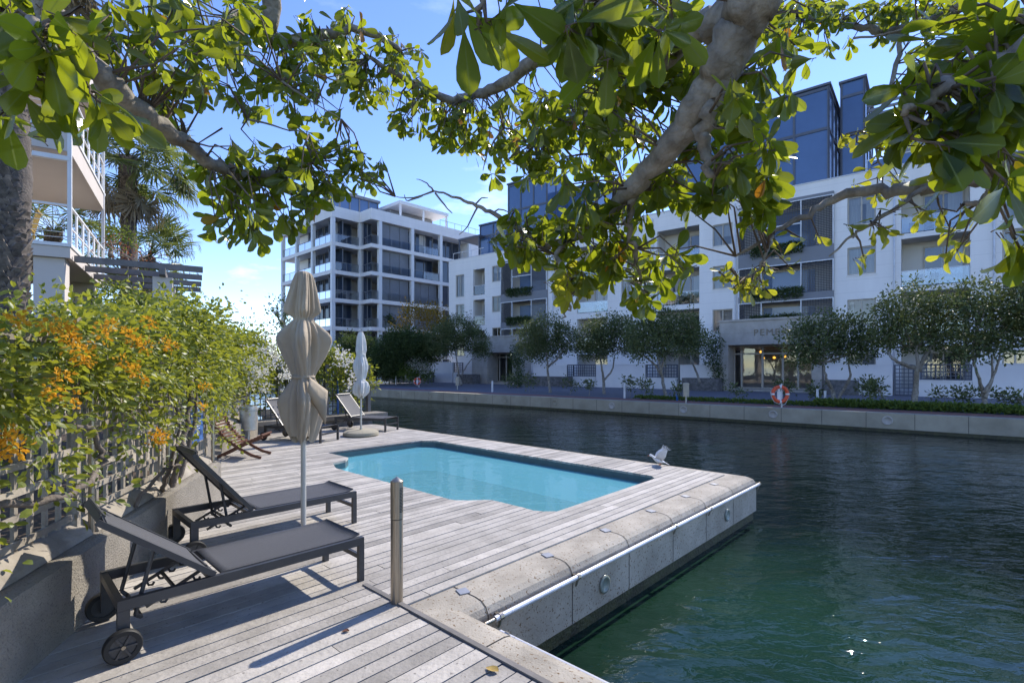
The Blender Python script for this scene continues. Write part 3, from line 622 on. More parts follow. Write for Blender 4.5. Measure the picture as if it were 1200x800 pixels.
mb=MB(); mb.lathe([(.155,.29),(.175,.30),(.18,.72),(.195,.725),(.195,.77),(.18,.775),(.175,.82),(.165,.825),(.16,.70),(.0,.70)],p,28); sharp(mb.build('drum',M['galv'],root))
p=GP(283,514); mb=MB(); mb.lathe([(.0,.001),(.13,.002),(.15,.3),(.145,.3),(.125,.02),(0,.02)],p,20); tag(mb.build('blue_tub',M['bluep'],loc=p,smooth=True),'bright blue plastic tub behind the litter bin','tub')
# wooden slat chair: two interlocking curved frames
p=V(-5.05,9.6,0); root=thing('slat_chair','low red-brown folding chair of curved wooden slats facing the pool','chair',p)
fr=Frame(p,unit((1,.12,0)),unit((-.12,1,0)))
back=[(-.42,.72),(-.34,.56),(-.22,.40),(-.06,.27),(.10,.16),(.26,.07),(.42,.02)]
seat=[(.42,.40),(.28,.33),(.12,.27),(-.04,.20),(-.20,.12),(-.34,.05),(-.42,.015)]
for nm,prof,ys in (('back_frame',back,(-.26,.26)),('seat_frame',seat,(-.21,.21))):
    mb=MB()
    for y in ys:
        for i in range(len(prof)-1): mb.bar(fr.P(prof[i][0],y,prof[i][1]),fr.P(prof[i+1][0],y,prof[i+1][1]),.024,.05,up=(0,0,1))
    mb.build(nm,M['jarrah'],root)
mb=MB()
def at(prof,u):
    x=u*(len(prof)-1); i=min(int(x),len(prof)-2); f=x-i; return V(*prof[i])*(1-f)+V(*prof[i+1])*f
for u in np.linspace(.02,.52,10):
    q=at(back,u); mb.bar(fr.P(q[0],-.29,q[1]+.035),fr.P(q[0],.29,q[1]+.035),.042,.022)
mb.build('back_slats',M['jarrah'],root)
mb=MB()
for u in np.linspace(.0,.45,8):
    q=at(seat,u); mb.bar(fr.P(q[0],-.25,q[1]+.035),fr.P(q[0],.25,q[1]+.035),.042,.022)
mb.build('seat_slats',M['jarrah'],root)
# ------------------------------------------------------------------ gull
p=GP(772,544.0); p=V(p[0],p[1],-.008); root=thing('gull','white and grey gull with one wing raised landing on the far quay edge','bird',p)
fr=Frame(p+V(0,0,.012),unit((1,-.1,0)),unit((.1,1,0)))
def loft(path,n=14):
    mb=MB(); vs=[]
    for x,z,rx,rz in path:
        for j in range(n): a=2*math.pi*j/n; vs.append(fr.P(x,rx*math.cos(a),z+rz*math.sin(a)))
    k=len(path); mb.add(vs,[(i*n+j,i*n+(j+1)%n,(i+1)*n+(j+1)%n,(i+1)*n+j) for i in range(k-1) for j in range(n)]+[tuple(range(n)),tuple(range((k-1)*n,k*n))[::-1]]); return mb
bd=loft([(-.165,.152,.004,.004),(-.155,.155,.016,.016),(-.138,.156,.023,.023),(-.118,.146,.021,.022),(-.095,.122,.026,.03),(-.06,.09,.036,.04),(-.02,.068,.042,.043),(.03,.055,.038,.036),(.075,.045,.026,.022),(.11,.03,.022,.009),(.15,.008,.026,.005),(.175,-.003,.027,.003)]).build('body',M['gull'],root,smooth=True)
mb=MB(); mb.tube([fr.P(-.16,0,.152),fr.P(-.182,0,.147),fr.P(-.196,0,.139)],[.008,.006,.002],8); mb.build('beak',M['beak'],root)
mb=MB()
for y in (-.02,.02): mb.tube([fr.P(-.151,y,.162),fr.P(-.151,y*1.15,.162)],.0035,6)
mb.build('eye',M['rubber'],root)
mb=MB()
for y in (-.015,.015): mb.tube([fr.P(.02,y,.03),fr.P(.03,y,.0),fr.P(.035,y,-.008)],.004,6); mb.bar(fr.P(.0,y,-.009),fr.P(.04,y,-.009),.018,.004)
mb.build('leg',M['beak'],root)
def wing(side,spine,ch):
    mb=MB(); vs=[]; k=len(spine)
    for i,((x,y,z),c) in enumerate(zip(spine,ch)):
        for j in range(5):
            f=j/4; vs.append(fr.P(x+c[0]*f, y*side+.004*math.sin(f*3), z+c[1]*f+.012*math.sin(math.pi*f)))
    fs=[(i*5+j,i*5+j+1,(i+1)*5+j+1,(i+1)*5+j) for i in range(k-1) for j in range(4)]; mb.add(vs,fs)
    for q in range(4):                            # separated primaries at the tip
        b=V(*spine[-1]); c=ch[-1]; f=q/4+.1; s0=fr.P(b[0]+c[0]*f,b[1]*side,b[2]+c[1]*f); d=fr.x*(.03+.012*q)+V(0,0,.07-.018*q)
        mb.add([s0-fr.x*.008,s0+fr.x*.012,s0+d+fr.x*.004,s0+d-fr.x*.004],[(0,1,2,3)])
    o=mb.build('wing',M['gullg'],root,smooth=True); md=o.modifiers.new('t','SOLIDIFY'); md.thickness=.006; return o
wing(-1,[(-.07,.03,.10),(-.055,.08,.16),(-.03,.11,.215),(.02,.13,.25),(.06,.14,.27)],[(.10,-.05),(.13,-.06),(.13,-.06),(.09,-.03),(.06,-.01)])
wing(1,[(-.07,.03,.10),(-.05,.07,.15),(-.02,.10,.20),(.03,.12,.235),(.07,.13,.25)],[(.10,-.04),(.12,-.06),(.11,-.05),(.09,-.03),(.05,-.01)])
# ------------------------------------------------------------------ far quay wall
root=thing('far_quay_wall','low pale concrete canal wall on the far bank under the brick path','quay wall',FA.P(0,QN,ZF))
mb=MB(); mb.box(FA,-110,70,QN,QN+.50,-.56,ZF+.05); mb.build('coping',M['farq'],root)
mb=MB(); mb.box(FA,-110,70,QN+.02,QN+.5,-2.5,-.565); mb.build('algae_band',M['algae'],root)
mb=MB(); u=-70
while u<40: mb.box(FA,u,u+.012,QN-.004,QN+.2,-.555,ZF+.052); u+=1.42
mb.build('joint',M['dark'],root)
for px in (467,504,545,592,650,717,801,906,1040,1230):
    c=FA.P(fu(px,QN),QN,-.27); mb=MB(); fr=Frame(c,FA.x,(0,0,1),FA.x*0-FA.y); k=18; prof=[(.17,0),(.17,.02),(.13,.03),(.12,.012),(.0,.012)]; vs=[]
    for r,z in prof:
        for j in range(k): a=2*math.pi*j/k; vs.append(fr.P(r*math.cos(a),r*math.sin(a),z))
    mb.add(vs,[(i*k+j,i*k+(j+1)%k,(i+1)*k+(j+1)%k,(i+1)*k+j) for i in range(len(prof)-1) for j in range(k)]); mb.build('light_fitting',M['farq'] if px<700 else M['stone'],root,smooth=True)
# ------------------------------------------------------------------ white apartment facade along the far bank
FN=40.0; rf=random.Random(21)
BL=thing('apartment_building','long white apartment building with grey window bays and blue glass penthouses along the canal','apartment building',FA.P(8,FN,ZF))
UL,UM,UR=fu(526,FN),fu(642,FN),fu(1200,FN)+9
ZP1,ZP2=13.45,14.2
OPEN=[]                                            # (u0,u1,z0,z1)
WIN=[];BALC=[]
def R(px0,px1,zs,lst,**k):
    for z0,z1 in zs:
        u0,u1=fu(px0,FN),fu(px1,FN); OPEN.append((u0,u1,z0,z1)); lst.append((u0,u1,z0,z1,k))
R(534,544,[(9.3,11.75),(6.05,8.5),(2.8,5.2)],WIN)
R(554.5,568,[(9.3,12.05),(6.05,8.8),(2.85,5.5)],BALC,d=1.4,left=True)
R(576.5,588,[(10.45,12.1),(7.3,8.95),(4.1,5.7)],WIN)
R(649,657,[(10.5,12.1),(7.3,8.9),(4.1,5.7)],WIN)
R(676,712,[(9.75,12.5),(6.5,9.25),(3.25,6.0),(.3,2.75)],BALC,d=1.5)
R(728,741,[(10.8,12.4),(7.5,9.1),(4.25,5.9)],WIN)
R(770,819.5,[(9.85,12.7),(6.6,9.45),(3.35,6.2),(.3,2.95)],BALC,d=1.7)
R(835,858.5,[(10.8,12.45),(7.55,9.3),(4.3,6.0)],WIN)
R(993,1026.5,[(10.85,12.75),(7.65,9.45),(4.35,6.05),(.75,2.55)],WIN)
R(1056,1137,[(9.9,12.85),(6.6,9.6),(3.3,6.3),(.3,2.95)],BALC,d=1.8)
R(1174.5,1206,[(9.95,12.7),(6.65,9.4),(3.4,6.1),(.5,2.6)],WIN,tall=True)
BAYS=[(588,642,[(9.0,12.2,'t'),(6.15,8.2,'m'),(3.55,5.5,'b')],ZP1-1.1),(866,977.5,[(9.85,13.15,'t'),(6.75,8.85,'m'),(4.95,6.3,'b')],13.35)]
for i_,(a,b,_,zt) in enumerate(BAYS): OPEN.append((fu(a,FN),fu(b,FN),3.54 if i_==0 else 4.91,zt))
OPEN.append((fu(853,FN),fu(951,FN),-1,3.2)); OPEN.append((fu(572,FN),fu(603,FN),-1,3.0))
def wall(mb,u0,u1,zt):
    cut=sorted({u0,u1}|{x for o in OPEN for x in o[:2] if u0<x<u1})
    for i in range(len(cut)-1):
        a,b=cut[i],cut[i+1]
        if b-a<1e-4: continue
        m=(a+b)/2; hs=sorted([(max(o[2],-.6),min(o[3],zt)) for o in OPEN if o[0]<m<o[1]]); z=-.6
        for h0,h1 in hs:
            if h0-z>.01: mb.box(FA,a,b,FN,FN+.30,z,h0)
            z=max(z,h1)
        if zt-z>.01: mb.box(FA,a,b,FN,FN+.30,z,zt)
mb=MB(); wall(mb,UL,UM,ZP1); wall(mb,UM,UR,ZP2)
mb.box(FA,UL,UL+.3,FN+.3,FN+14,-.6,ZP1); mb.box(FA,UR-.3,UR,FN+.3,FN+14,-.6,ZP2); mb.box(FA,UM-.15,UM+.15,FN+.3,FN+14,-.6,ZP2-.01); mb.box(FA,UL,UR,FN+14,FN+14.3,-.6,ZP1)
mb.build('wall',M['whitewall'],BL)
mb=MB(); mb.box(FA,UL+.31,UM-.16,FN+.31,FN+13.9,12.6,12.8); mb.box(FA,UM+.16,UR-.31,FN+.31,FN+13.9,13.2,13.4)
for z in (3.1,6.35,9.6): mb.box(FA,UL+.31,UR-.31,FN+2.2,FN+13.9,z-.15,z+.05)
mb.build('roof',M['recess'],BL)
mb=MB(); mb.box(FA,UL-.02,UM,FN-.04,FN+.34,ZP1+.003,ZP1+.07); mb.box(FA,UM+.01,UR,FN-.04,FN+.34,ZP2+.003,ZP2+.07)
mb.build('parapet_cap',M['wframe'],BL)
def pane_set(u0,u1,z0,z1,n,parent,name='window',mull=1,fm='frame',cur=True,transom=None):
    w_=.075; mb=MB()
    mb.box(FA,u0,u0+w_,n,n+.07,z0,z1); mb.box(FA,u1-w_,u1,n,n+.07,z0,z1); mb.box(FA,u0+w_,u1-w_,n,n+.07,z0,z0+w_); mb.box(FA,u0+w_,u1-w_,n,n+.07,z1-w_,z1)
    for i in range(mull):
        m=u0+(u1-u0)*(i+1)/(mull+1); mb.box(FA,m-w_*.55,m+w_*.55,n+.003,n+.073,z0+w_,z1-w_)
    if transom: mb.box(FA,u0+w_,u1-w_,n+.006,n+.066,transom-.04,transom+.04)
    f=mb.build(name,M[fm],parent)
    mb=MB(); mb.quad(FA.P(u0+w_,n+.04,z0+w_),FA.P(u1-w_,n+.04,z0+w_),FA.P(u1-w_,n+.04,z1-w_),FA.P(u0+w_,n+.04,z1-w_)); mb.build('pane',M['glass'],f)
    if cur:
        mb=MB(); n2=n+.22
        for side in (0,1):
            L=(u1-u0)*rf.choice((.0,.12,.2,.33,.48)); 
            if L<.05: continue
            a=u0+.03 if side==0 else u1-.03-L; k=max(3,int(L/.09)); top=z1-.02
            for i in range(k):
                x0=a+L*i/k; x1=a+L*(i+1)/k; d0=.03*(i%2); d1=.03*((i+1)%2)
                mb.quad(FA.P(x0,n2+d0,z0+.03),FA.P(x1,n2+d1,z0+.03),FA.P(x1,n2+d1,top),FA.P(x0,n2+d0,top))
        if rf.random()<.4:
            bz=z0+(z1-z0)*rf.uniform(.35,.75); mb.quad(FA.P(u0+.05,n2-.05,bz),FA.P(u1-.05,n2-.05,bz),FA.P(u1-.05,n2-.05,z1),FA.P(u0+.05,n2-.05,z1))
        if mb.n: mb.build('curtain',M['curtain'],f)
    return f
for u0,u1,z0,z1,k in WIN:
    f=pane_set(u0+.01,u1-.01,z0+.01,z1-.01,FN+.10,BL,transom=(z0+(z1-z0)*.45 if k.get('tall') else None))
    mb=MB(); mb.box(FA,u0-.06,u1+.06,FN-.05,FN+.09,z0-.07,z0-.004); mb.build('sill',M['whitewall'],f)
for u0,u1,z0,z1,k in BALC:
    d=k['d']; mb=MB()
    mb.box(FA,u0-.05,u1+.05,FN+d,FN+d+.1,z0-.2,z1+.1); mb.box(FA,u0-.1,u0-.001,FN+.301,FN+d,z0-.2,z1+.1); mb.box(FA,u1+.001,u1+.1,FN+.301,FN+d,z0-.2,z1+.1)
    mb.box(FA,u0,u1,FN+.301,FN+d,z0-.25,z0-.002); mb.box(FA,u0,u1,FN+.301,FN+d,z1+.002,z1+.1)
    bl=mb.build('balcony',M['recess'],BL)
    du0=u0+(u1-u0)*.33; du1=u1-(u1-u0)*.06
    if k.get('left'): du0=u0+.3; du1=u1-.3
    # sliding door stands just in front of the back wall
    mb=MB(); w_=.08; nD=FN+d-.09; zt=z1-.35
    mb.box(FA,du0,du0+w_,nD,nD+.06,z0,zt); mb.box(FA,du1-w_,du1,nD,nD+.06,z0,zt); mb.box(FA,du0+w_,du1-w_,nD,nD+.06,zt-w_,zt); mid=(du0+du1)/2; mb.box(FA,mid-w_/2,mid+w_/2,nD,nD+.06,z0,zt-w_)
    mb.build('sliding_door',M['frame'],bl)
    mb=MB(); mb.quad(*[FA.P(a,nD+.02,b) for a,b in ((du0+w_,z0),(du1-w_,z0),(du1-w_,zt-w_),(du0+w_,zt-w_))]); mb.build('door_pane',M['glass'],bl)
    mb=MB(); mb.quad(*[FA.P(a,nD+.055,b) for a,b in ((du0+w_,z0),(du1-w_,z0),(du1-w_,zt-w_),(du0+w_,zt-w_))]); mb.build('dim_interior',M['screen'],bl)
    mb=MB(); L=(du1-du0)*rf.choice((.2,.35,.5,.8)); a=du0+w_ if rf.random()<.5 else du1-w_-L; kk=max(4,int(L/.12))
    for i in range(kk):
        x0=a+L*i/kk; x1=a+L*(i+1)/kk; mb.quad(FA.P(x0,nD+.035+.012*(i%2),z0+.02),FA.P(x1,nD+.035+.012*((i+1)%2),z0+.02),FA.P(x1,nD+.035+.012*((i+1)%2),zt-w_),FA.P(x0,nD+.035+.012*(i%2),zt-w_))
    mb.build('curtain',M['curtain'],bl)
    if z0>2:
        mb=MB(); mb.box(FA,u0+.02,u1-.02,FN+.10,FN+.115,z0+.08,z0+.98); mb.build('glass_balustrade',M['rail'],bl)
        mb=MB(); mb.box(FA,u0+.002,u1-.002,FN+.085,FN+.13,z0+.985,z0+1.03); kk=max(2,int((u1-u0)/1.5)+1)
        for i in range(kk): x=u0+.05+(u1-u0-.1)*i/(kk-1); mb.box(FA,x-.015,x+.015,FN+.12,FN+.145,z0,z0+.985)
        mb.build('railing',M['wframe'],bl)
        if rf.random()<.75:                           # seats and pots left out on the balcony
            mb=MB(); x=u0+(u1-u0)*rf.uniform(.15,.35)
            for q in range(2):
                xx=x+q*.75; mb.box(FA,xx-.22,xx+.22,FN+.6,FN+1.0,z0+.38,z0+.43); mb.bar(FA.P(xx-.2,FN+1.0,z0+.4),FA.P(xx-.2,FN+1.1,z0+.85),.04,.04); mb.bar(FA.P(xx+.2,FN+1.0,z0+.4),FA.P(xx+.2,FN+1.1,z0+.85),.04,.04); mb.box(FA,xx-.22,xx+.22,FN+1.04,FN+1.07,z0+.6,z0+.85)
                for sx_ in (-.2,.2):
                    for yy in (.62,.98): mb.box(FA,xx+sx_-.02,xx+sx_+.02,FN+yy-.02,FN+yy+.02,z0,z0+.38)
            mb.build('terrace_chairs',M['screen'],bl)
# round sculpture ring on one balcony wall
c=FA.P(fu(776,FN)+.3,FN+.9,8.0); mb=MB(); k=28; mb.tube([c+.62*(math.cos(2*math.pi*i/k)*FA.y*.55+math.cos(2*math.pi*i/k)*FA.x*.3+V(0,0,math.sin(2*math.pi*i/k)*1.25)) for i in range(k+1)],.09,8,cap=False); mb.build('ring_sculpture',M['bluef'],BL,smooth=True)
# grey window bays with lattice screens and planters
def planter(u0,u1,n,z,parent,seed,big=1.0):
    r=np.random.default_rng(seed); N=int((u1-u0)*420*big)
    c=np.stack([u0+(u1-u0)*r.random(N), n-.30*r.random(N)**.7, z+.28*big*r.random(N)-.55*big*r.random(N)*(r.random(N)>.45)],1)
    P=FA.o+c[:,:1]*FA.x+c[:,1:2]*FA.y+c[:,2:]*FA.z
    d=r.normal(size=(N,3)); d[:,2]-=.2; mb=MB(); leaves(mb,P,d,r.normal(size=(N,3)),.17+.1*r.random(N),.055+.03*r.random(N),'kite'); mb.build('planting',M['L_dark'],parent)
def leaves(mb,C,D,Nr,Ln,Wd,kind='kite',curl=.0):
    C=np.asarray(C,float); D=np.asarray(D,float); Nr=np.asarray(Nr,float); n=len(C)
    D=D/np.linalg.norm(D,axis=1,keepdims=True); Sd=np.cross(D,Nr); Sd/=np.linalg.norm(Sd,axis=1,keepdims=True)+1e-9; Up=np.cross(Sd,D)
    Ln=np.broadcast_to(Ln,(n,))[:,None]; Wd=np.broadcast_to(Wd,(n,))[:,None]
    if kind=='kite':
        tmpl=[(0,0,0),(.5,-.5,.18),(1,0,-.1),(.5,.5,.18)]; fs=[(0,1,2),(0,2,3)]
    elif kind=='six':
        tmpl=[(0,0,0),(.30,-.42,.12),(.72,-.40,.08),(1,0,-.14),(.72,.40,.08),(.30,.42,.12),(.5,0,.0)]; fs=[(0,1,6),(1,2,6),(2,3,6),(3,4,6),(4,5,6),(5,0,6)]
    else:                                          # obovate leaf with a midrib and a gentle fold
        xs=[0,.14,.34,.56,.76,.91,1.0]; ws=[.02,.10,.28,.44,.49,.34,.02]
        tmpl=[];fs=[]
        for i,(x,h) in enumerate(zip(xs,ws)):
            zc=-.16*x*x
            tmpl+=[(x,-h,zc+.16*h),(x,0,zc),(x,h,zc+.16*h)]
        for i in range(6):
            for j in range(2): fs.append((i*3+j,i*3+j+1,(i+1)*3+j+1,(i+1)*3+j))
    T_=np.array(tmpl); k=len(T_)
    Z=T_[:,2][None,:,None]*(Wd[:,None,:] if kind!='ob' else 1)
    if kind=='ob': Z=np.where(True,T_[:,2][None,:,None]*Ln[:,None,:]*.6*(1+curl*rng.normal(size=(n,1,1))),0)
    P=C[:,None,:]+T_[:,0][None,:,None]*Ln[:,None,:]*D[:,None,:]+T_[:,1][None,:,None]*Wd[:,None,:]*Sd[:,None,:]+Z*Up[:,None,:]
    F=np.array(fs)[None,:,:]+(np.arange(n)*k)[:,None,None]
    mb.raw(P.reshape(-1,3),F.reshape(-1,F.shape[-1]))
    if kind=='ob':
        a=np.tile(np.array([0,1,0]*7,float),n); mb.attr=a if mb.attr is None else np.concatenate([mb.attr,a])
for bi,(pa,pb,lv,zt) in enumerate(BAYS):
    u0,u1=fu(pa,FN),fu(pb,FN); pr=.18; nf=FN-pr
    mb=MB()
    zb=3.56 if bi==0 else 4.93
    edges=[zt]+[x for z0,z1,_ in lv for x in (z1,z0)]+[zb-.02]
    bay=None
    for i in range(0,len(edges)-1,2):
        if edges[i]-edges[i+1]>.02:
            mb=MB(); mb.box(FA,u0,u1,nf,FN+.28,edges[i+1],edges[i]); q=mb.build('grey_bay',M['greypanel'],BL); bay=bay or q
    W_=u1-u0; c1,c2=u0+W_*.26,u0+W_*.68
    for z0,z1,tp in lv:
        mb=MB(); t_=.07
        for u in (u0,u1-t_,c1-t_/2,c2-t_/2): mb.box(FA,u,u+t_,nf-.03,nf+.08,z0,z1)
        for (a,b) in ((u0+t_,c1-t_/2),(c1+t_/2,c2-t_/2),(c2+t_/2,u1-t_)): mb.box(FA,a,b,nf-.03,nf+.08,z1-t_,z1); 
        if tp=='t': mb.box(FA,c1+t_/2,c2-t_/2,nf-.03,nf+.08,z0+(z1-z0)*.50,z0+(z1-z0)*.50+.08)
        mb.build('screen_frame',M['wframe'],bay)
        def scr(a,b,zz0,zz1):
            mb=MB(); z=zz0+.03
            while z<zz1-.05: mb.box(FA,a,b,nf+.01,nf+.03,z,z+.055); z+=.115
            x=a+.02
            while x<b-.02: mb.box(FA,x,x+.03,nf+.032,nf+.05,zz0,zz1); x+=.16
            mb.build('lattice_screen',M['screen'],bay)
        scr(u0+t_,c1-t_/2,z0,z1-t_); scr(c2+t_/2,u1-t_,z0,z1-t_)
        if tp=='t': scr(c1+t_/2,c2-t_/2,z0+(z1-z0)*.54,z1-t_)
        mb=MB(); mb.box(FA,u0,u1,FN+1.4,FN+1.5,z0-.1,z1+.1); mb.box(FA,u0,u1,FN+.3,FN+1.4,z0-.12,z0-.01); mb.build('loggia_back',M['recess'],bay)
        mb=MB(); mb.quad(*[FA.P(a,FN+1.36,b) for a,b in ((c1-.2,z0+.1),(c2+.6,z0+.1),(c2+.6,z1-.3),(c1-.2,z1-.3))]); mb.build('loggia_glass',M['blue'],bay)
        planter(c1-.35*W_*.3,c2+.1,nf-.02,z0+.15,bay,bi*10+int(z0),1.0 if tp!='b' else .8)
# penthouses of blue glass
def glassbox(u0,u1,n0,n1,z0,z1,lvls,step,label='penthouse'):
    mb=MB(); mb.box(FA,u0,u1,n0,n1,z0,z1); o=mb.build(label,M['blue'],BL)
    mb=MB(); k=max(1,int(round((u1-u0)/step)))
    for i in range(k+1):
        u=u0+(u1-u0)*i/k; mb.box(FA,u-.07,u+.07,n0-.06,n0-.003,z0,z1)
    for z in lvls:
        for i in range(k): mb.box(FA,u0+(u1-u0)*i/k+.071,u0+(u1-u0)*(i+1)/k-.071,n0-.055,n0-.003,z-.1,z+.1)
    kk=max(1,int((n1-n0)/1.6))
    for i in range(kk+1):
        n=n0+(n1-n0)*i/kk; mb.box(FA,u0-.06,u0-.003,n-.06,n+.06,z0,z1-.001); mb.box(FA,u1+.003,u1+.06,n-.06,n+.06,z0,z1-.001)
    for z in lvls: mb.box(FA,u0-.056,u0-.003,n0+.07,n1,z-.1,z+.1); mb.box(FA,u1+.003,u1+.056,n0+.07,n1,z-.1,z+.1)
    mb.build('mullions',M['bluef'],o)
    mb=MB(); mb.box(FA,u0-.15,u1+.15,n0-.15,n1+.1,z1+.004,z1+.16); mb.build('roof_edge',M['bluef'],o)
glassbox(fu(596,42),fu(641,42),42,50,12.9,20.95,(18.1,13.2,20.8),1.7)
glassbox(fu(644,45.5),fu(700,45.5),45.5,52,12.9,20.2,(17.6,13.2),1.9)
glassbox(fu(563,41.5),fu(594,41.5),41.5,46,12.9,17.1,(15.9,13.2),1.6)
glassbox(fu(795,40.7),fu(971,40.7),40.7,46,13.5,20.85,(17.95,14.4,20.7),1.95)
glassbox(fu(986,43.6),fu(1013,43.6),43.6,50,13.5,22.0,(18.2,14.2,21.0),2.0)
mb=MB()                                           # roof terrace canopies and handrails
for px0,px1,n0,n1,z in ((537,562,40.6,44,15.75),(738,778,41,45,17.2)):
    u0,u1=fu(px0,n0),fu(px1,n0); mb.box(FA,u0,u1,n0,n1,z,z+.18)
    for u in (u0+.08,u1-.2): mb.box(FA,u,u+.12,n0+.02,n0+.14,13.2,z-.003)
mb.build('terrace_canopy',M['bluef'],BL)
mb=MB()
for px0,px1,z in ((527,563,ZP1),(735,795,ZP2),(1015,1215,ZP2)):
    u0,u1=fu(px0,FN),fu(px1,FN); mb.box(FA,u0,u1,FN+.55,FN+.58,z+.9,z+.95); u=u0
    while u<u1: mb.box(FA,u,u+.03,FN+.55,FN+.58,z-1,z+.9); u+=1.4
mb.build('roof_railing',M['wframe'],BL)
mb=MB(); mb.box(FA,fu(1015,FN),fu(1215,FN),FN+.6,FN+.615,ZP2-.5,ZP2+.85); mb.build('roof_balustrade',M['blue'],BL)
mb=MB(); u0,u1=fu(1016,44),fu(1060,44)
for i in range(9): mb.box(FA,u0,u1,44,44.1,17.5+.36*i,17.68+.36*i)
mb.box(FA,u1-.3,u1+8,45,50,13.4,17.6); mb.build('roof_louvers',M['louver'],BL)
for px in (648,765,862,1048,1165):                 # downpipes
    u=fu(px,FN); mb=MB(); mb.tube([FA.P(u,FN-.07,.0),FA.P(u,FN-.07,(ZP1 if px<642 else ZP2)-.4)],.05,8); mb.build('downpipe',M['wframe'],BL,smooth=True)
# stone entrance portals
def portal(pxa,pxb,poa,pob,n,ztop,zop,label_text=None,pxt=None):
    u0,u1,o0,o1=[fu(p,n) for p in (pxa,pxb,poa,pob)]
    mb=MB(); mb.box(FA,u0,u1,n,n+1.95,zop,ztop); mb.box(FA,u0,o0,n,n+1.95,-.1,zop-.002); mb.box(FA,o1,u1,n,n+1.95,-.1,zop-.002); mb.box(FA,o0,o1,n+.3,n+2,-.1,.10)
    po=mb.build('stone_portal',M['stone'],BL)
    mb=MB(); mb.box(FA,u0-.08,u1+.08,n-.07,n+1.9,ztop+.003,ztop+.14); mb.build('portal_cap',M['stone'],po)
    nd=n+1.5; mb=MB(); W_=o1-o0; us=[o0,o0+W_*.10,o0+W_*.37,o0+W_*.62,o0+W_*.80,o1]; 
    for u in us: mb.box(FA,u-.07,u+.07,nd,nd+.1,.1,zop)
    for i in range(len(us)-1): mb.box(FA,us[i]+.071,us[i+1]-.071,nd,nd+.09,2.55,2.65); mb.box(FA,us[i]+.071,us[i+1]-.071,nd,nd+.09,.1,.2); mb.box(FA,us[i]+.071,us[i+1]-.071,nd,nd+.09,zop-.12,zop)
    mb.build('door_frame',M['frame'],po)
    mb=MB(); mb.quad(*[FA.P(a,nd+.05,b) for a,b in ((o0,.15),(o1,.15),(o1,zop),(o0,zop))]); mb.build('door_glass',M['glass'],po)
    mb=MB(); mb.box(FA,o0-.5,o1+.5,nd+4,nd+4.1,-.1,3.4); mb.box(FA,o0-.5,o1+.5,nd+.2,nd+4,-.1,.08)
    mb.build('lobby',M['recess'],po)
    return po,u0,o0,o1
po,u0,o0,o1=portal(843,963,853,951,38.0,4.85,3.2)
tcv=bpy.data.curves.new('lettering','FONT'); tcv.body='PEMBROKE'; tcv.size=.62; tcv.extrude=.02; tcv.space_character=1.25
to=bpy.data.objects.new('lettering',tcv); COL.objects.link(to)
dg=bpy.context.evaluated_depsgraph_get(); me=bpy.data.meshes.new_from_object(to.evaluated_get(dg)); bpy.data.objects.remove(to)
me.materials.clear(); me.materials.append(M['gold']); o=bpy.data.objects.new('lettering',me); COL.objects.link(o); o.parent=po
ofs=FA.P(fu(883,38),38-.022,3.82)-ORI[po.name]; ang=math.atan2(FA.x[1],FA.x[0])
from mathutils import Matrix
o.matrix_local=Matrix.Translation(tuple(ofs))@Matrix.Rotation(ang,4,'Z')@Matrix.Rotation(rad(90),4,'X'); o['kind']='thing'; del o['kind']
gl=bpy.data.materials.new('glowing_lamp'); gl.use_nodes=True; gl.node_tree.nodes['Principled BSDF'].inputs['Emission Color'].default_value=(1,.45,.05,1); gl.node_tree.nodes['Principled BSDF'].inputs['Emission Strength'].default_value=1.1
mb=MB()
for f,z in ((.30,2.75),(.33,2.3),(.47,2.32),(.60,2.4)): c=FA.P(o0+(o1-o0)*f,40.6,z); mb.lathe([(.02,.1),(.09,.05),(.1,0),(.07,-.07),(.0,-.09)],c,10)
mb.build('pendant_lamps',gl,po)
portal(553,607.5,571,601,38.0,4.55,3.05)
# ------------------------------------------------------------------ garden walls, gates, planters along the promenade
GN=38.0
def gwall(pa,pb,z,label,n=GN):
    mb=MB(); mb.box(FA,fu(pa,n),fu(pb,n),n,n+.25,-.1,z); mb.box(FA,fu(pa,n)-.02,fu(pb,n)+.02,n-.03,n+.28,z+.003,z+.06); tag(mb.build('garden_wall',M['gwall'],loc=FA.P(fu((pa+pb)/2,n),n,ZF)),label,'wall','white garden walls along the far path')
def lat(pa,pb,z0,z1,label,cat='fence',n=GN):
    a,b=fu(pa,n),fu(pb,n); root=thing('lattice_gate' if cat=='gate' else 'lattice_screen',label,cat,FA.P((a+b)/2,n+.1,z0),'grey lattices on the garden walls')
    mb=MB(); st=.2; k=max(3,int((b-a)/st)); 
    for i in range(k+1): u=a+(b-a)*i/k; mb.box(FA,u-.025,u+.025,n+.08,n+.12,z0,z1)
    kz=max(2,int((z1-z0)/st))
    for i in range(kz+1): z=z0+(z1-z0)*i/kz; mb.box(FA,a-.03,b+.03,n+.122,n+.15,z-.025,z+.025)
    mb.build('lattice',M['lattice'],root)
    mb=MB(); 
    for u in (a-.04,b+.04): mb.box(FA,u-.035,u+.035,n+.06,n+.16,z0-.03,z1+.04)
    mb.box(FA,a,b,n+.062,n+.158,z1+.004,z1+.05); mb.build('frame',M['lattice'],root)
gwall(500,530,2.1,'white garden wall beside the left stone entrance')
gwall(531,553,1.0,'low white wall under the small grey lattice left of the first entrance'); lat(532,541,1.1,2.05,'small grey lattice on the wall left of the first stone entrance')
gwall(625,664,1.7,'white garden wall right of the left stone entrance behind a tree'); lat(665,671,.0,1.8,'narrow grey lattice gate between white walls','gate')
gwall(671.5,698,.75,'low white wall below a lattice with a dark bush behind it'); lat(672,697.5,.85,1.8,'grey lattice screen with a dark bush growing through it')
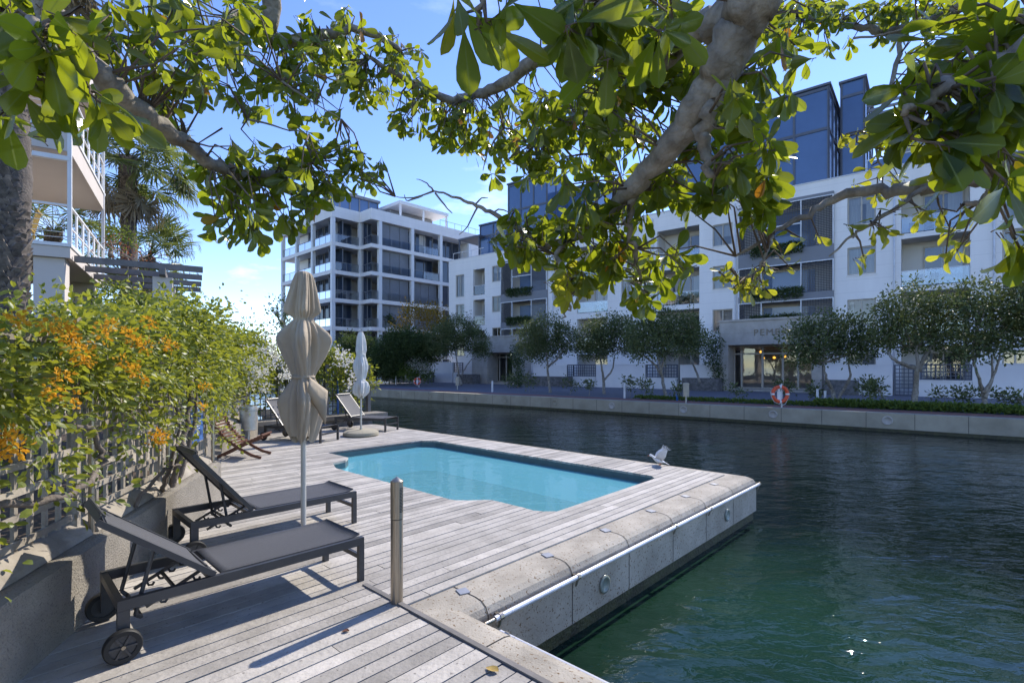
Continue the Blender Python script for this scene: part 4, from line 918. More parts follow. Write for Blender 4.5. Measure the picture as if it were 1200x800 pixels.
gwall(698.5,756,1.8,'white garden wall behind the fork-stemmed tree'); gwall(757,793,.75,'low white wall under the lattice behind the leaning trunks'); lat(758,792.5,.85,1.8,'grey lattice screen behind the two leaning trunks')
gwall(797,841,1.75,'white garden wall behind the dark raised planter')
gwall(966,1046,1.75,'white garden wall right of the large stone entrance'); lat(1049,1070,-.03,1.75,'tall grey lattice gate beside the thick tree trunk','gate')
gwall(1072,1139,.85,'low white wall under the wide lattice screen'); lat(1080,1138,.95,1.78,'wide grey lattice screen in front of the sliding door')
gwall(1139.5,1260,1.8,'white garden wall behind the rightmost tree')
def stonebox(pa,pb,n,dep,z,label):
    mb=MB(); mb.box(FA,fu(pa,n),fu(pb,n),n,n+dep,-.1,z); o=mb.build('stone_planter',M['drystone'],loc=FA.P(fu((pa+pb)/2,n),n,ZF)); tag(o,label,'planter','dark stone planters')
stonebox(799,842,36.8,1.1,.85,'dark stone planter left of the large stone entrance')
stonebox(610,662,36.5,1.2,.8,'dark stone planter right of the left entrance')
stonebox(966,1004,36.6,1.2,.85,'dark stone planter in shade right of the large stone entrance')
stonebox(535,553,36.6,1.2,.9,'small dark stone planter left of the left entrance')
stonebox(455,499,36,1.2,1.0,'long dark stone planter under the flowering bush')
# lamp bollards, stakes, lifebuoys, tap
def lampb(px,py,label):
    p=GP(px,py,ZF); root=thing('path_lamp',label,'bollard lamp',p,'path lamps on the far quay'); mb=MB(); mb.lathe([(.04,0),(.04,.32)],p,10); mb.build('stem',M['galv'],root); mb=MB(); mb.lathe([(.13,.30),(.14,.31),(.14,.88),(.15,.89),(.15,.93),(.10,.96)],p,16); sharp(mb.build('drum',M['lamp'],root))
lampb(804,472,'cream drum lamp on the far quay right of the leaning tree'); lampb(536,456,'cream drum lamp near the left stone entrance')
for px,py,h,l in ((577,459,.75,'white stake before the left stone entrance'),(464,450.5,.8,'white stake by the distant shrubs at the left end of the path'),(958,474,.7,'white stake just right of the near lifebuoy'),(967,474,.62,'shorter white stake beside the taller stake'),(732,466.5,.8,'white stake between two young shrubs at the middle of the path')):
    p=GP(px,py,ZF); mb=MB(); mb.box(Frame(p,FA.x,FA.y),-.045,.045,-.045,.045,0,h); mb.box(Frame(p,FA.x,FA.y),-.05,.05,-.05,.05,h+.003,h+.02); tag(mb.build('path_stake',M['wframe'],loc=p),l,'stake','white stakes along the far path')
def buoy(px,py,pyc,rpx,label):
    p=GP(px,py,ZF); d=p[1]; root=thing('lifebuoy_stand',label,'lifebuoy',p,'lifebuoys on the far quay'); fr=Frame(p,(1,0,0),(0,1,0))
    zc=(py-pyc)/FPX*d; R=rpx/FPX*d; mb=MB(); mb.tube([p,p+V(0,0,zc+R+.06)],.03,8); mb.build('post',M['wframe'],root)
    mb=MB(); k=32; mb.tube([fr.P(-.12+R*.83*math.cos(2*math.pi*i/k),-.10,zc+R*.83*math.sin(2*math.pi*i/k)) for i in range(k+1)],R*.2,10,cap=False); rg=mb.build('ring',M['orange'],root,smooth=True)
    mb=MB()
    for a0 in (0,90,180,270):
        mb.tube([fr.P(-.12+R*.83*math.cos(rad(a0+x)),-.10,zc+R*.83*math.sin(rad(a0+x))) for x in (-7,0,7)],R*.215,10)
    mb.build('band',M['white'],rg,smooth=True)
    mb=MB(); mb.tube([fr.P(-.12+R*(1.05+.12*math.sin(3*a))*math.cos(a),-.13,zc+R*(1.05+.1*math.sin(4*a))*math.sin(a)-.04) for a in np.linspace(math.pi*.85,math.pi*1.95,16)],.012,6); mb.build('rope',M['rope'],root)
    mb=MB(); mb.box(fr,-.14-.07,-.14+.07,-.07,-.03,zc-R*.75,zc+R*.3); mb.box(fr,-.16-.03,-.10,-.075,-.03,zc+R*.33,zc+R*.6); mb.build('notice',M['white'],root)
buoy(916,478,461.5,10.4,'orange lifebuoy on a post in front of the large stone entrance'); buoy(491,453.5,446.5,4.2,'distant orange lifebuoy near the left end of the far path')
p=GP(1174.5,485,ZF); mb=MB(); mb.box(Frame(p,FA.x,FA.y),-.05,.05,-.05,.05,0,.13); mb.lathe([(.05,.13),(.055,.17),(.02,.2)],p,8); tag(mb.build('blue_marker',M['bluep'],loc=p),'small bright blue marker at the right end of the planting strip','marker')
p=GP(268+0,0+472.5,ZF) if False else GP(807,472.5,ZF)
p=GP(793.5,469,ZF); mb=MB(); mb.lathe([(.05,0),(.06,.12),(.05,.28),(.02,.34)],p,8); tag(mb.build('blue_bottle',M['bluep'],loc=p),'small blue bottle at the foot of the tree left of the cream lamp','bottle')
# rail and low wall at the left end
mb=MB(); a,b=fu(430,33),fu(520,33)-2
mb.box(FA,a,b-6,33,33.2,-.1,.12); tag(mb.build('kerb_wall',M['gwall'],loc=FA.P(a,33,ZF)),'low white kerb at the left end of the far path','kerb')
# ------------------------------------------------------------------ white block with the column grid (left background)
C0=V(-19.7,56.0,0); BKs=Frame(C0,D1,D2)          # a along the right-hand front, b along the left-hand front
BK=thing('apartment_block','white five-storey block with a grid of columns, glass balconies and a roof canopy','apartment building',C0)
LA=3.44; KB=2.32; LB=17.0; LL=13.2
LV=[0.0,3.0,6.1,9.2,12.3,15.4]; ZT=19.3; rb=random.Random(5)
mb=MB()
fpoly=[(0,0),(LA,0),(LA,-KB),(LA+LB,-KB),(LA+LB,12),(0,LL)]
for z in LV[1:]: mb.prism([BKs.P(a,b,z-.42) for a,b in fpoly],(0,0,.42))
mb.build('floor_slabs',M['whitewall'],BK)
mb=MB(); mb.prism([BKs.P(a,b,18.1) for a,b in fpoly],(0,0,ZT-18.1)); mb.build('roof_parapet',M['whitewall'],BK)
cols=[(0,0),(LA-.1,0),(LA+1.0,-KB),(LA+5.41,-KB),(LA+9.75,-KB),(LA+14.6,-KB),(0,4.6),(0,8.8),(0,LL-.4)]
for a,b in cols:
    zs=LV+[18.1]; mb=MB()
    for i in range(6): mb.box(BKs,a+.03,a+.43,b+.03,b+.43,zs[i],zs[i+1]-(.425 if i<5 else .003))
    mb.build('column',M['whitep'],BK)
def glazing(a0,b0,a1,b1,z0,z1,style):
    p,q=BKs.P(a0,b0,0),BKs.P(a1,b1,0); L=np.linalg.norm(q-p); d=(q-p)/L; nrm=V(d[1],-d[0],0); fr=Frame(p,d,-nrm)
    if style=='louver':
        mb=MB(); k=max(2,int(L/1.15))
        for i in range(k): mb.box(fr,L*i/k+.03,L*(i+1)/k-.03,0,.05,z0+.05,z1-.05)
        mb.build('louver_screen',M['louver'],BK); return
    mb=MB(); mb.box(fr,0,L,.06,.12,z0,z1); f=mb.build('window',M['screen'],BK)
    mb=MB(); mb.quad(fr.P(0,.05,z0+.05),fr.P(L,.05,z0+.05),fr.P(L,.05,z1-.1),fr.P(0,.05,z1-.1)); mb.build('pane',M['bglass'],f)
    mb=MB(); k=max(2,int(L/1.05))
    for i in range(k+1): mb.box(fr,L*i/k-.04,L*i/k+.04,0,.048,z0,z1)
    mb.build('mullions',M['louver'],f)
    if style=='curt':
        mb=MB(); x=rb.uniform(.1,.5)*L; mb.quad(fr.P(x,.045,z0+.1),fr.P(x+L*.25,.045,z0+.1),fr.P(x+L*.25,.045,z1-.1),fr.P(x,.045,z1-.1)); mb.build('curtain',M['curtain'],f)
def railing(pts,z):
    mb=MB(); 
    for i in range(len(pts)-1):
        p,q=BKs.P(*pts[i],0),BKs.P(*pts[i+1],0); mb.bar(p+V(0,0,z+.95),q+V(0,0,z+.95),.05,.05); L=np.linalg.norm(q-p); k=max(1,int(L/1.3))
        for j in range(k+1): c=p+(q-p)*j/k; mb.bar(c+V(0,0,z),c+V(0,0,z+.93),.04,.04)
    r=mb.build('railing',M['louver'],BK)
    mb=MB()
    for i in range(len(pts)-1): p,q=BKs.P(*pts[i],0),BKs.P(*pts[i+1],0); mb.quad(p+V(0,0,z+.08),q+V(0,0,z+.08),q+V(0,0,z+.9),p+V(0,0,z+.9))
    mb.build('rail_glass',M['rail'],r)
for i in range(6):
    z0=LV[i]; z1=(LV[i+1]-.43) if i<5 else 18.09
    glazing(.5,1.6,LA-.2,1.6,z0,z1,'curt' if i%2 else 'win'); railing([(.45,.2),(LA-.1,.2)],z0)
    glazing(LA+.2,-.4,LA+1.2,-.4,z0,z1,'win'); railing([(LA+.35,.1),(LA+.1,-KB+.15),(LA+1.0,-KB+.2)],z0)
    glazing(LA+1.45,-KB+(.5 if i!=1 else 1.5),LA+5.35,-KB+(.5 if i!=1 else 1.5),z0,z1,'louver'); railing([(LA+1.45,-KB+.2),(LA+5.4,-KB+.2)],z0)
    st=['louver','louver','louver','louver','win','curt'][i]; dd=1.5 if st!='louver' else .6
    glazing(LA+5.85,-KB+dd,LA+9.7,-KB+dd,z0,z1,st); railing([(LA+5.85,-KB+.2),(LA+9.7,-KB+.2)],z0)
    glazing(LA+10.2,-KB+(.3 if i<5 else 2),LA+14.5,-KB+(.3 if i<5 else 2),z0,z1,'win')
    for b0,b1 in ((.45,4.6),(5.05,8.8)): glazing(1.5,b1,1.5,b0,z0,z1,'curt' if (i+int(b0))%2 else 'win'); railing([(.2,b0),(.2,b1)],z0)
    railing([(.2,9.25),(.2,12.8)],z0)
mb=MB(); mb.box(BKs,1.6,2,9.0,12,0,18); mb.box(BKs,LA+14.9,LA+LB,-KB+.05,8,0,18.09); mb.build('end_wall',M['whitewall'],BK)
mb=MB(); mb.box(BKs,3.0,LA+LB-.5,2.6,10,0,18.05); mb.build('core',M['recess'],BK)
mb=MB(); mb.box(BKs,2.0,7.0,2.0,8,ZT-1,21.5); ph=mb.build('roof_pavilion',M['blue'],BK)
mb=MB()
for a in np.linspace(2.0,7.0,5): mb.box(BKs,a-.05,a+.05,1.9,1.99,ZT-1,21.5)
for b in np.linspace(2,8,5): mb.box(BKs,1.9,1.99,b-.05,b+.05,ZT-1,21.5)
mb.box(BKs,1.7,7.2,1.7,8.2,21.51,21.8); mb.build('pavilion_frame',M['louver'],ph)
mb=MB(); mb.box(BKs,8.0,15.5,-1.2,5,21.1,21.5)
for a in (8.1,11.5,15.2): mb.box(BKs,a,a+.2,-1.1,-.9,ZT-.5,21.09)
for a in (8.1,15.2): mb.box(BKs,a,a+.2,4.6,4.8,ZT-.5,21.09)
mb.build('roof_canopy',M['whitep'],BK)
mb=MB(); mb.box(BKs,8.4,15,1.5,4.5,ZT-.5,21.0); mb.build('roof_room',M['louver'],BK)
mb=MB()
for a in np.arange(LA+10,LA+LB,1.2): mb.box(BKs,a,a+.03,-KB+.3,-KB+.33,ZT,ZT+.8)
mb.box(BKs,LA+10,LA+LB,-KB+.3,-KB+.33,ZT+.8,ZT+.84); mb.build('roof_railing',M['louver'],BK)
mb=MB(); mb.box(BKs,LA+2.2,LA+3.0,-KB+.25,-KB+.48,LV[2],LV[2]+.55); mb.build('balcony_planter',M['gwall'],BK)
mb=MB(); r=np.random.default_rng(3); N=260; c=np.stack([LA+2.6+.55*r.normal(size=N)*.6,-KB+.35+.2*r.normal(size=N),LV[2]+.9+.35*r.normal(size=N)],1); P=BKs.o+c[:,:1]*D1+c[:,1:2]*D2+c[:,2:]*V(0,0,1); leaves(mb,P,r.normal(size=(N,3)),r.normal(size=(N,3)),.3,.16); mb.build('balcony_plant',M['L_dark'],BK)
# ------------------------------------------------------------------ cream building and pergola at the left
LBf=Frame((-11.65,13.5,0),(.849,.529,0),(-.529,.849,0))
LBo=thing('balcony_building','cream building with stacked balconies, white posts and railings behind the hedge','building',LBf.P(0,0,0))
mb=MB()
mb.box(LBf,-14,-5.5,6.2,14,-.1,13); mb.box(LBf,-14,-5.0,2.2,6.19,-.1,13)
mb.build('wall',M['cream'],LBo)
mb=MB()
for z,t_ in ((4.55,.28),(7.35,.55),(10.55,.5)): mb.box(LBf,-14,0,0,6.19,z,z+t_); 
mb.build('balcony_slab',M['cream'],LBo)
mb=MB()
for z in (4.84,7.91,11.06): mb.box(LBf,-14.02,.03,-.03,.09,z,z+.09); mb.box(LBf,-.09,.03,.10,6.19,z,z+.09)
for z in (7.1,): mb.box(LBf,-14,.0,-.02,.1,z-.0,z+.12)
mb.build('slab_edge',M['whitep'],LBo)
for a,b in ((-.75,.12),(-.75,4.9),(-4.6,.12)):
    mb=MB(); mb.box(LBf,a-.0,a+.62,b,b+.62,-.1,4.545); mb.build('column',M['cream'],LBo)
mb=MB(); mb.box(LBf,-3.2,-2.4,3.4,6.2,4.9,7.34); mb.build('inner_wall',M['cream'],LBo)
for a,b in ((-.06,-.01),(-.06,5.9)):
    mb=MB(); mb.box(LBf,a,a+.09,b+.0,b+.09,4.95,13); mb.build('white_post',M['whitep'],LBo)
for zf in (4.93,8.0):
    mb=MB(); mb.bar(LBf.P(-14,0.03,zf+1.0),LBf.P(-.06,0.03,zf+1.0),.06,.05); mb.bar(LBf.P(-.02,0.1,zf+1.0),LBf.P(-.02,5.9,zf+1.0),.06,.05); mb.bar(LBf.P(-.02,0.1,zf+.45),LBf.P(-.02,5.9,zf+.45),.035,.035)
    for x in np.arange(-12.5,-.5,1.5): mb.bar(LBf.P(x,.03,zf),LBf.P(x,.03,zf+1),.035,.035)
    for y in np.arange(1.0,5.9,.98): mb.bar(LBf.P(-.02,y,zf),LBf.P(-.02,y,zf+1),.045,.045)
    for k in range(6): mb.bar(LBf.P(-14,.03,zf+.15+.14*k),LBf.P(-.06,.03,zf+.15+.14*k),.012,.012)
    mb.build('railing',M['whitep'],LBo)
mb=MB(); mb.lathe([(.22,.02),(.22,.0),(.16,-.06),(0,-.09)],LBf.P(-2.6,1.8,4.53),16); mb.build('ceiling_lamp',M['whitep'],LBo)
p=LBf.P(-2.1,.9,4.93); root=thing('terrace_table','wooden table on the lower balcony of the cream building','table',p); mb=MB(); mb.box(Frame(p,LBf.x,LBf.y),-.6,.5,-.35,.35,.68,.72); mb.build('top',M['jarrah'],root)
for sx_ in (-.5,.4):
    for sy in (-.28,.28): mb=MB(); mb.box(Frame(p,LBf.x,LBf.y),sx_-.03,sx_+.03,sy-.03,sy+.03,0,.678); mb.build('leg',M['jarrah'],root)
p=LBf.P(-1.15,1.0,4.93); root=thing('terrace_chair','slatted wooden chair at the balcony table','chair',p); fr=Frame(p,LBf.x,LBf.y)
mb=MB(); mb.box(fr,-.24,.22,-.24,.24,.42,.46); mb.build('seat',M['dryleaf'],root)
mb=MB()
for k in range(6): mb.bar(fr.P(.22,-.22+.088*k,.46),fr.P(.34,-.22+.088*k,.95),.045,.02)
mb.bar(fr.P(.34,-.25,.95),fr.P(.34,.25,.95),.05,.05); mb.build('backrest',M['dryleaf'],root)
for sx_ in (-.2,.2):
    for sy in (-.2,.2): mb=MB(); mb.box(fr,sx_-.02,sx_+.02,sy-.02,sy+.02,0,.418); mb.build('leg',M['dryleaf'],root)
PG=thing('pergola','dark timber pergola on pale columns beside the cream building','pergola',LBf.P(1.5,2.5,0))
for i,(b,z,m0,m1) in enumerate(((.25,4.5,.04,2.75),(1.85,4.5,.04,2.75),(3.4,4.5,.04,2.75),(5.0,4.5,.04,2.75))):
    mb=MB(); mb.box(LBf,m0,m1+.25,b,b+.10,z,z+.17); mb.build('beam',M['pergola'],PG)
mb=MB(); mb.box(LBf,1.93,2.08,-.1,5.5,4.29,4.495); mb.build('cross_beam',M['pergola'],PG)
for b in (.35,2.75,5.1):
    mb=MB(); mb.box(LBf,1.76,2.24,b,b+.46,-.1,4.285); mb.build('column',M['cream'],PG)
# ------------------------------------------------------------------ vegetation helpers
def blob_leaves(mb, blobs, n_cl, per, spread, ln, wd, seed, kind='kite', hollow=.35, updir=.3):
    r=np.random.default_rng(seed); vol=np.array([b[1][0]*b[1][1]*b[1][2] for b in blobs])**.67; vol=vol/vol.sum()
    C=[]
    for (c,rad3),f in zip(blobs,vol):
        k=max(3,int(n_cl*f)); d=r.normal(size=(k,3)); d/=np.linalg.norm(d,axis=1,keepdims=True); q=(hollow+(1-hollow)*r.random((k,1)))**.6
        q*= 1+.22*np.sin(3.1*d[:,:1]*2+seed)*np.cos(4.3*d[:,1:2]+seed*2)
        C.append(np.asarray(c)+d*q*np.asarray(rad3))
    C=np.concatenate(C); P=np.repeat(C,per,0); o=r.normal(size=P.shape); P=P+o*spread
    D=o+np.array([0,0,updir])+.4*r.normal(size=P.shape); Nn=r.normal(size=P.shape)+np.array([0,0,.8])
    leaves(mb,P,D,Nn,ln*(.7+.6*r.random(len(P))),wd*(.7+.6*r.random(len(P))),kind)
def wob(pts,n,amp,seed):
    r=np.random.default_rng(seed); pts=[V(*p) for p in pts]; out=[]
    k=len(pts)
    for i in range(k-1):
        p0=pts[max(i-1,0)];p1=pts[i];p2=pts[i+1];p3=pts[min(i+2,k-1)]
        for j in range(n):
            t=j/n; out.append(.5*((2*p1)+(p2-p0)*t+(2*p0-5*p1+4*p2-p3)*t*t+(3*p1-p0-3*p2+p3)*t**3)+amp*r.normal(size=3)*(0 if (i==0 and j==0) else 1))
    out.append(pts[-1]); return out
def limb(mb,pts,r0,r1,n=6,amp=.01,seed=0,sides=9,pw=1.0):
    q=wob(pts,n,amp,seed); k=len(q); r=np.random.default_rng(seed+99)
    mb.tube(q,[(r0+(r1-r0)*(i/(k-1))**pw)*(1+.035*r.normal()) for i in range(k)],sides); return q
# ------------------------------------------------------------------ street trees on the far bank
G_T='clipped evergreen trees along the far path'
def street_tree(name,label,stems,blobs,depth,seed,dens=1.0,mat='L_far',bark='bark',group=G_T,thick=.11,leaf=.15,cat='tree',spread=.17):
    b=stems[0][0]; base=V((b[0]-600)/FPX*depth,depth,HC-(b[1]-HORY)/FPX*depth)
    root=thing(name,label,cat,base,group); mb=MB()
    for si,st in enumerate(stems):
        pts=[AT(x,y,depth+(.0 if i==0 else .25*math.sin(7*si+2*i))) for i,(x,y) in enumerate(st)]
        limb(mb,pts,thick*(1 if si==0 else .7),thick*.3,5,.015,seed+si,8)
    mb.build('trunk',M[bark],root,smooth=True)
    bl=[]
    for x,y,rx,ry in blobs:
        c=AT(x,y,depth); sx_,sz=rx/FPX*depth,ry/FPX*depth; bl.append((c+V(0,.3*math.sin(x),0),(sx_,max(sx_,sz)*.85,sz)))
    mb=MB(); area=sum(b[1][0]*b[1][2] for b in bl); blob_leaves(mb,bl,int(area*120*dens),16,spread,leaf,leaf*.5,seed,hollow=.45); mb.build('crown',M[mat],root)
    mb=MB(); r=random.Random(seed)
    for c,rr in bl:
        tp=AT(*stems[0][-1],depth); 
        for k in range(3): limb(mb,[tp,(tp+c)/2+V(0,0,-.1),c+V(r.uniform(-.6,.6)*rr[0],r.uniform(-.5,.5)*rr[1],r.uniform(-.4,.5)*rr[2])],thick*.35,.012,3,.02,seed+k,5)
    mb.build('limbs',M[bark],root,smooth=True)
    return root
street_tree('evergreen_tree','dense round evergreen tree in front of the left stone entrance',[[(541,451),(538,440),(536,427),(533,408)],[(540,440),(546,430),(553,420)]],[(520,398,22,20),(538,388,24,18),(556,400,18,16),(566,410,10,9),(512,408,14,10)],45,31)
street_tree('evergreen_tree','dark evergreen tree standing right of the left stone entrance',[[(645,461),(643,445),(641,425),(640,405)],[(642,430),(655,418),(662,405)]],[(622,398,18,20),(643,388,22,20),(663,397,16,18),(636,410,24,12)],33.9,32)
street_tree('evergreen_tree','evergreen tree with a forked trunk before the low wall with the dark bush',[[(708,464),(707,445),(705,430),(702,415)],[(707,446),(717,434),(720,418)]],[(690,398,20,17),(708,385,24,17),(728,392,20,22),(700,408,26,10),(740,402,14,14)],32.5,33)
street_tree('evergreen_tree','evergreen tree with a leaning trunk and wide crown left of the large entrance',[[(781,467),(777,448),(774,430),(770,412)],[(776,440),(766,426),(752,415)],[(775,432),(780,418),(786,408)]],[(752,395,20,24),(772,380,24,20),(798,386,24,20),(812,400,16,16),(765,405,28,12)],27.6,34)
street_tree('evergreen_tree','low broad evergreen tree with two stems, right of the near lifebuoy',[[(979,474),(974,455),(968,443),(965,425)],[(979,472),(988,457),(996,442),(995,425)]],[(940,402,24,22),(968,388,28,22),(1000,392,24,22),(1018,402,14,16),(950,418,18,10),(990,412,24,10)],23.3,35,thick=.12)
street_tree('evergreen_tree','tall evergreen tree with a straight thick trunk before the lattice gate',[[(1071,480),(1073,455),(1075,430),(1075,405)],[(1075,432),(1062,428),(1046,420),(1040,408)],[(1077,435),(1085,415),(1098,398)]],[(1052,372,20,24),(1076,355,28,24),(1098,366,20,22),(1070,392,36,18),(1045,395,14,12),(1100,392,18,12)],20.6,36,thick=.13)
street_tree('evergreen_tree','evergreen tree with three thin stems at the right of the view',[[(1154,483),(1152,462),(1146,440),(1140,420)],[(1155,466),(1162,445),(1162,415)],[(1153,460),(1165,440),(1172,415)]],[(1136,365,22,26),(1158,348,26,24),(1180,368,22,24),(1140,400,30,16),(1172,402,28,14),(1130,412,16,9)],19.4,37,thick=.09)
street_tree('evergreen_tree','evergreen tree cut by the right edge of the view',[[(1232,488),(1228,460),(1222,430)]],[(1205,345,30,34),(1232,330,34,30),(1215,378,30,20)],18.6,38)
street_tree('planter_tree','small dark leaning tree in the stone planter left of the large entrance',[[(820,448),(816,435),(811,424),(808,410)]],[(806,404,16,12),(816,398,14,10)],35.5,39,group=None,thick=.1)
street_tree('climber','dark climbing plant hanging beside the pillar of the large stone entrance',[[(838,450),(836,430),(836,415)]],[(836,402,8,14),(836,422,6,14),(840,436,4,10)],36.8,40,mat='L_dark',group=None,thick=.05,cat='climber')
street_tree('cypress_tree','narrow dark cypress beside the right pillar of the left entrance',[[(607,455),(606,430)]],[(606,436,7,20),(606,415,7,12)],42,41,mat='L_dark',group=None,thick=.08)
street_tree('broadleaf_tree','spreading dark green tree above the planter at the left end of the far path',[[(476,444),(475,430),(474,418)],[(475,425),(490,410)]],[(462,412,22,16),(482,405,22,16),(500,412,14,14),(448,420,14,12),(470,396,16,8)],46,42,group=None,mat='L_dark',leaf=.22,spread=.25)
street_tree('shrub','dark shrub mass behind the off-white umbrella at the left end of the far path',[[(440,446),(440,435)]],[(430,418,22,20),(455,430,20,10),(410,415,16,22),(470,432,22,10)],50,43,group=None,mat='L_dark',leaf=.24,spread=.28,cat='shrub')
street_tree('flowering_bush','pale cream flowering bush on the long dark stone planter',[[(492,442),(492,432)]],[(486,428,10,7),(497,430,8,6)],45.5,44,group=None,mat='F_wh',leaf=.13,dens=1.0,cat='bush',spread=.2)
street_tree('bush','green bush under the cream flowers on the stone planter',[[(490,446),(490,436)]],[(483,434,14,7),(497,437,10,6)],46,45,group=None,mat='L_green',leaf=.18,cat='bush',spread=.22)
street_tree('autumn_tree','sparse tree with yellow autumn leaves in front of the white block',[[(495,430),(495,405),(490,385)],[(495,405),(510,385),(518,368)],[(494,410),(478,388),(468,372)]],[(508,372,20,14),(490,365,16,10),(520,385,10,12),(475,380,14,10),(500,395,24,6)],52,46,dens=.28,mat='L_aut',group=None,leaf=.22,spread=.3)
for i,(px,py,h,rx,l) in enumerate(((862,470,13,9,'left of the near lifebuoy'),(920,470,18,10,'in shade behind the near lifebuoy'),(948,472,16,10,'left of the white stakes'),(1010,474,22,14,'with round dark crown right of the twin-stemmed tree'),(1032,478,24,12,'just left of the lattice gate'),(1107,478,16,9,'before the low white wall'),(1128,478,18,13,'under the wide lattice screen'),(1175,480,18,12,'right of the three-stemmed tree'),(1195,482,16,9,'at the right edge of the view'),(755,467,16,8,'between two trees in the middle of the path'),(738,466,17,7,'beside the white stake in the middle'),(690,464,14,7,'right of the forked tree'),(668,462,14,7,'before the narrow lattice gate'),(795,469,16,8,'right of the leaning tree'),(596,457,12,7,'in front of the left entrance doors'),(620,459,14,8,'before the right planter of the left entrance'))):
    d=GP(px,py,ZF)[1]; top=py-h
    street_tree('young_shrub','young sparse shrub '+l,[[(px,py),(px+1,py-h*.4),(px-1,top)]],[(px,top,rx,h*.32),(px+rx*.5,top+h*.2,rx*.6,h*.22)],d,60+i,dens=.75,mat='L_far',group='young shrubs along the planting strip',thick=.022,leaf=.16,cat='shrub',spread=.12)
mb=MB(); r=np.random.default_rng(8); N=5200; u=fu(952,25.8)+(fu(1245,25.8)-fu(952,25.8))*r.random(N); nn=25.6+1.0*r.random(N); P=FA.o+u[:,None]*FA.x+nn[:,None]*FA.y+np.stack([0*u,0*u,ZF+.02+.24*r.random(N)],1)
leaves(mb,P,r.normal(size=(N,3))+np.array([0,0,.8]),r.normal(size=(N,3)),.17,.07); 
N=2600; u=fu(745,25.8)+(fu(952,25.8)-fu(745,25.8))*r.random(N); nn=25.6+.5*r.random(N); P=FA.o+u[:,None]*FA.x+nn[:,None]*FA.y+np.stack([0*u,0*u,ZF+.02+.12*r.random(N)],1)
leaves(mb,P,r.normal(size=(N,3))+np.array([0,0,.8]),r.normal(size=(N,3)),.14,.06)
tag(mb.build('ground_cover',M['L_green']),'low green ground cover along the brick strip of the far bank','ground cover',kind='stuff')
# ------------------------------------------------------------------ bougainvillea
def hedge(name,label,fr,a0,a1,top,n_cl,per,ln,wd,seed,low,kind,mat='L_boug',depth=(-.35,.9),group='bougainvillea along the fences'):
    r=np.random.default_rng(seed); root=thing(name,label,'climber',fr.P((a0+a1)/2,.5,.4),group)
    C=[]
    ph=r.random(6)*6
    while len(C)<n_cl:
        a=r.uniform(a0,a1); tz=top(a)+.12*math.sin(5*a+ph[0])+.10*math.sin(11*a+ph[1])
        z=r.uniform(.5,tz) if r.random()<.82 else tz+abs(r.normal())*.10
        if r.random()>low(a,z): continue
        f=(z-.5)/(tz-.5+1e-6); bmin=depth[0]*math.sin(math.pi*min(1,max(.0,f*.75+.15)))*(.7+.3*math.sin(7*a+4*z+ph[2])); 
        b=bmin+(depth[1]-bmin)*r.random()**1.7
        C.append(fr.P(a,b,z))
    C=np.array(C); P=np.repeat(C,per,0); o=r.normal(size=P.shape)*np.array([1,1,.8]); P=P+o*.095
    out=-fr.y
    D=o+np.array([0,0,-.35])+.5*out; Nn=r.normal(size=P.shape)*.7+out*.6+np.array([0,0,.9])
    mb=MB(); leaves(mb,P,D,Nn,ln*(.65+.7*r.random(len(P))),wd*(.65+.7*r.random(len(P))),kind); mb.build('foliage',M[mat],root)
    return root
def topA(a): return 1.72+.13*max(0,a)
def lowA(a,z): return 0 if z<.72 else (1.0 if z>1.44+.10*math.sin(3*a) else (.22 if z>1.1 else .13))
hA=hedge('bougainvillea','orange flowering bougainvillea sprawling over the near trellis',WL,-2.6,4.3,topA,760,26,.058,.036,5,lowA,'six',depth=(-.16,.9))
def stems(root,lst,seed):
    mb=MB()
    for i,(pts,r0,r1) in enumerate(lst): mb=MB(); limb(mb,pts,r0,r1,6,.012,seed+i,7); mb.build('stem',M['vine'],root,smooth=True)
stems(hA,[([WL.P(2.55,.12,.42),WL.P(2.6,.02,.9),WL.P(2.75,.0,1.3),WL.P(2.95,.05,1.7)],.035,.018),([WL.P(2.75,.14,.42),WL.P(2.9,.04,.95),WL.P(3.05,.02,1.4),WL.P(3.2,.1,1.8)],.028,.014),([WL.P(2.3,.1,.5),WL.P(2.2,.0,.8),WL.P(2.35,-.02,1.1),WL.P(2.2,.03,1.5)],.022,.01),
 ([WL.P(.0,.1,.95),WL.P(.4,-.05,.93),WL.P(.72,-.08,1.05),WL.P(.62,-.05,1.28),WL.P(.3,0,1.4)],.024,.014),([WL.P(-.6,.1,.9),WL.P(-.45,-.02,1.2),WL.P(-.3,.0,1.55)],.024,.014),([WL.P(1.7,.1,.5),WL.P(1.95,-.0,.75),WL.P(2.4,-.02,.72)],.018,.012),([WL.P(1.3,.1,1.2),WL.P(1.6,0,1.35),WL.P(2.0,.0,1.3),WL.P(2.3,0,1.5)],.016,.008)],400)
def blossoms(root,pts,per,sp,mat,size,seed,name='blossoms'):
    r=np.random.default_rng(seed); C=np.array(pts); P=np.repeat(C,per,0); o=r.normal(size=P.shape); P=P+o*sp
    mb=MB(); leaves(mb,P,o+r.normal(size=P.shape)*.6,r.normal(size=P.shape),size*(.7+.6*r.random(len(P))),size*.72,'six'); mb.build(name,M[mat],root)
FLO=[(75,385),(82,392),(97,413),(100,421),(73,441),(130,380),(147,390),(153,392),(160,398),(171,406),(145,424),(158,434),(167,443),(119,392),(195,402),(82,466),(186,507),(188,513),(184,516),(8,510),(5,520),(20,525),(3,527),(60,457),(200,405),(177,378),(57,382),(86,404),(240,452),(236,476),(20,375)]
pf=[]
for px,py in FLO:
    rr=(px-600)/600; y=1.66/(-rr-.277); y=min(y,7.2); pf.append(AT(px,py,y))
blossoms(hA,pf,34,.020,'F_or',.025,6)
def topB(a): return 2.15+.12*math.sin(1.3*a)
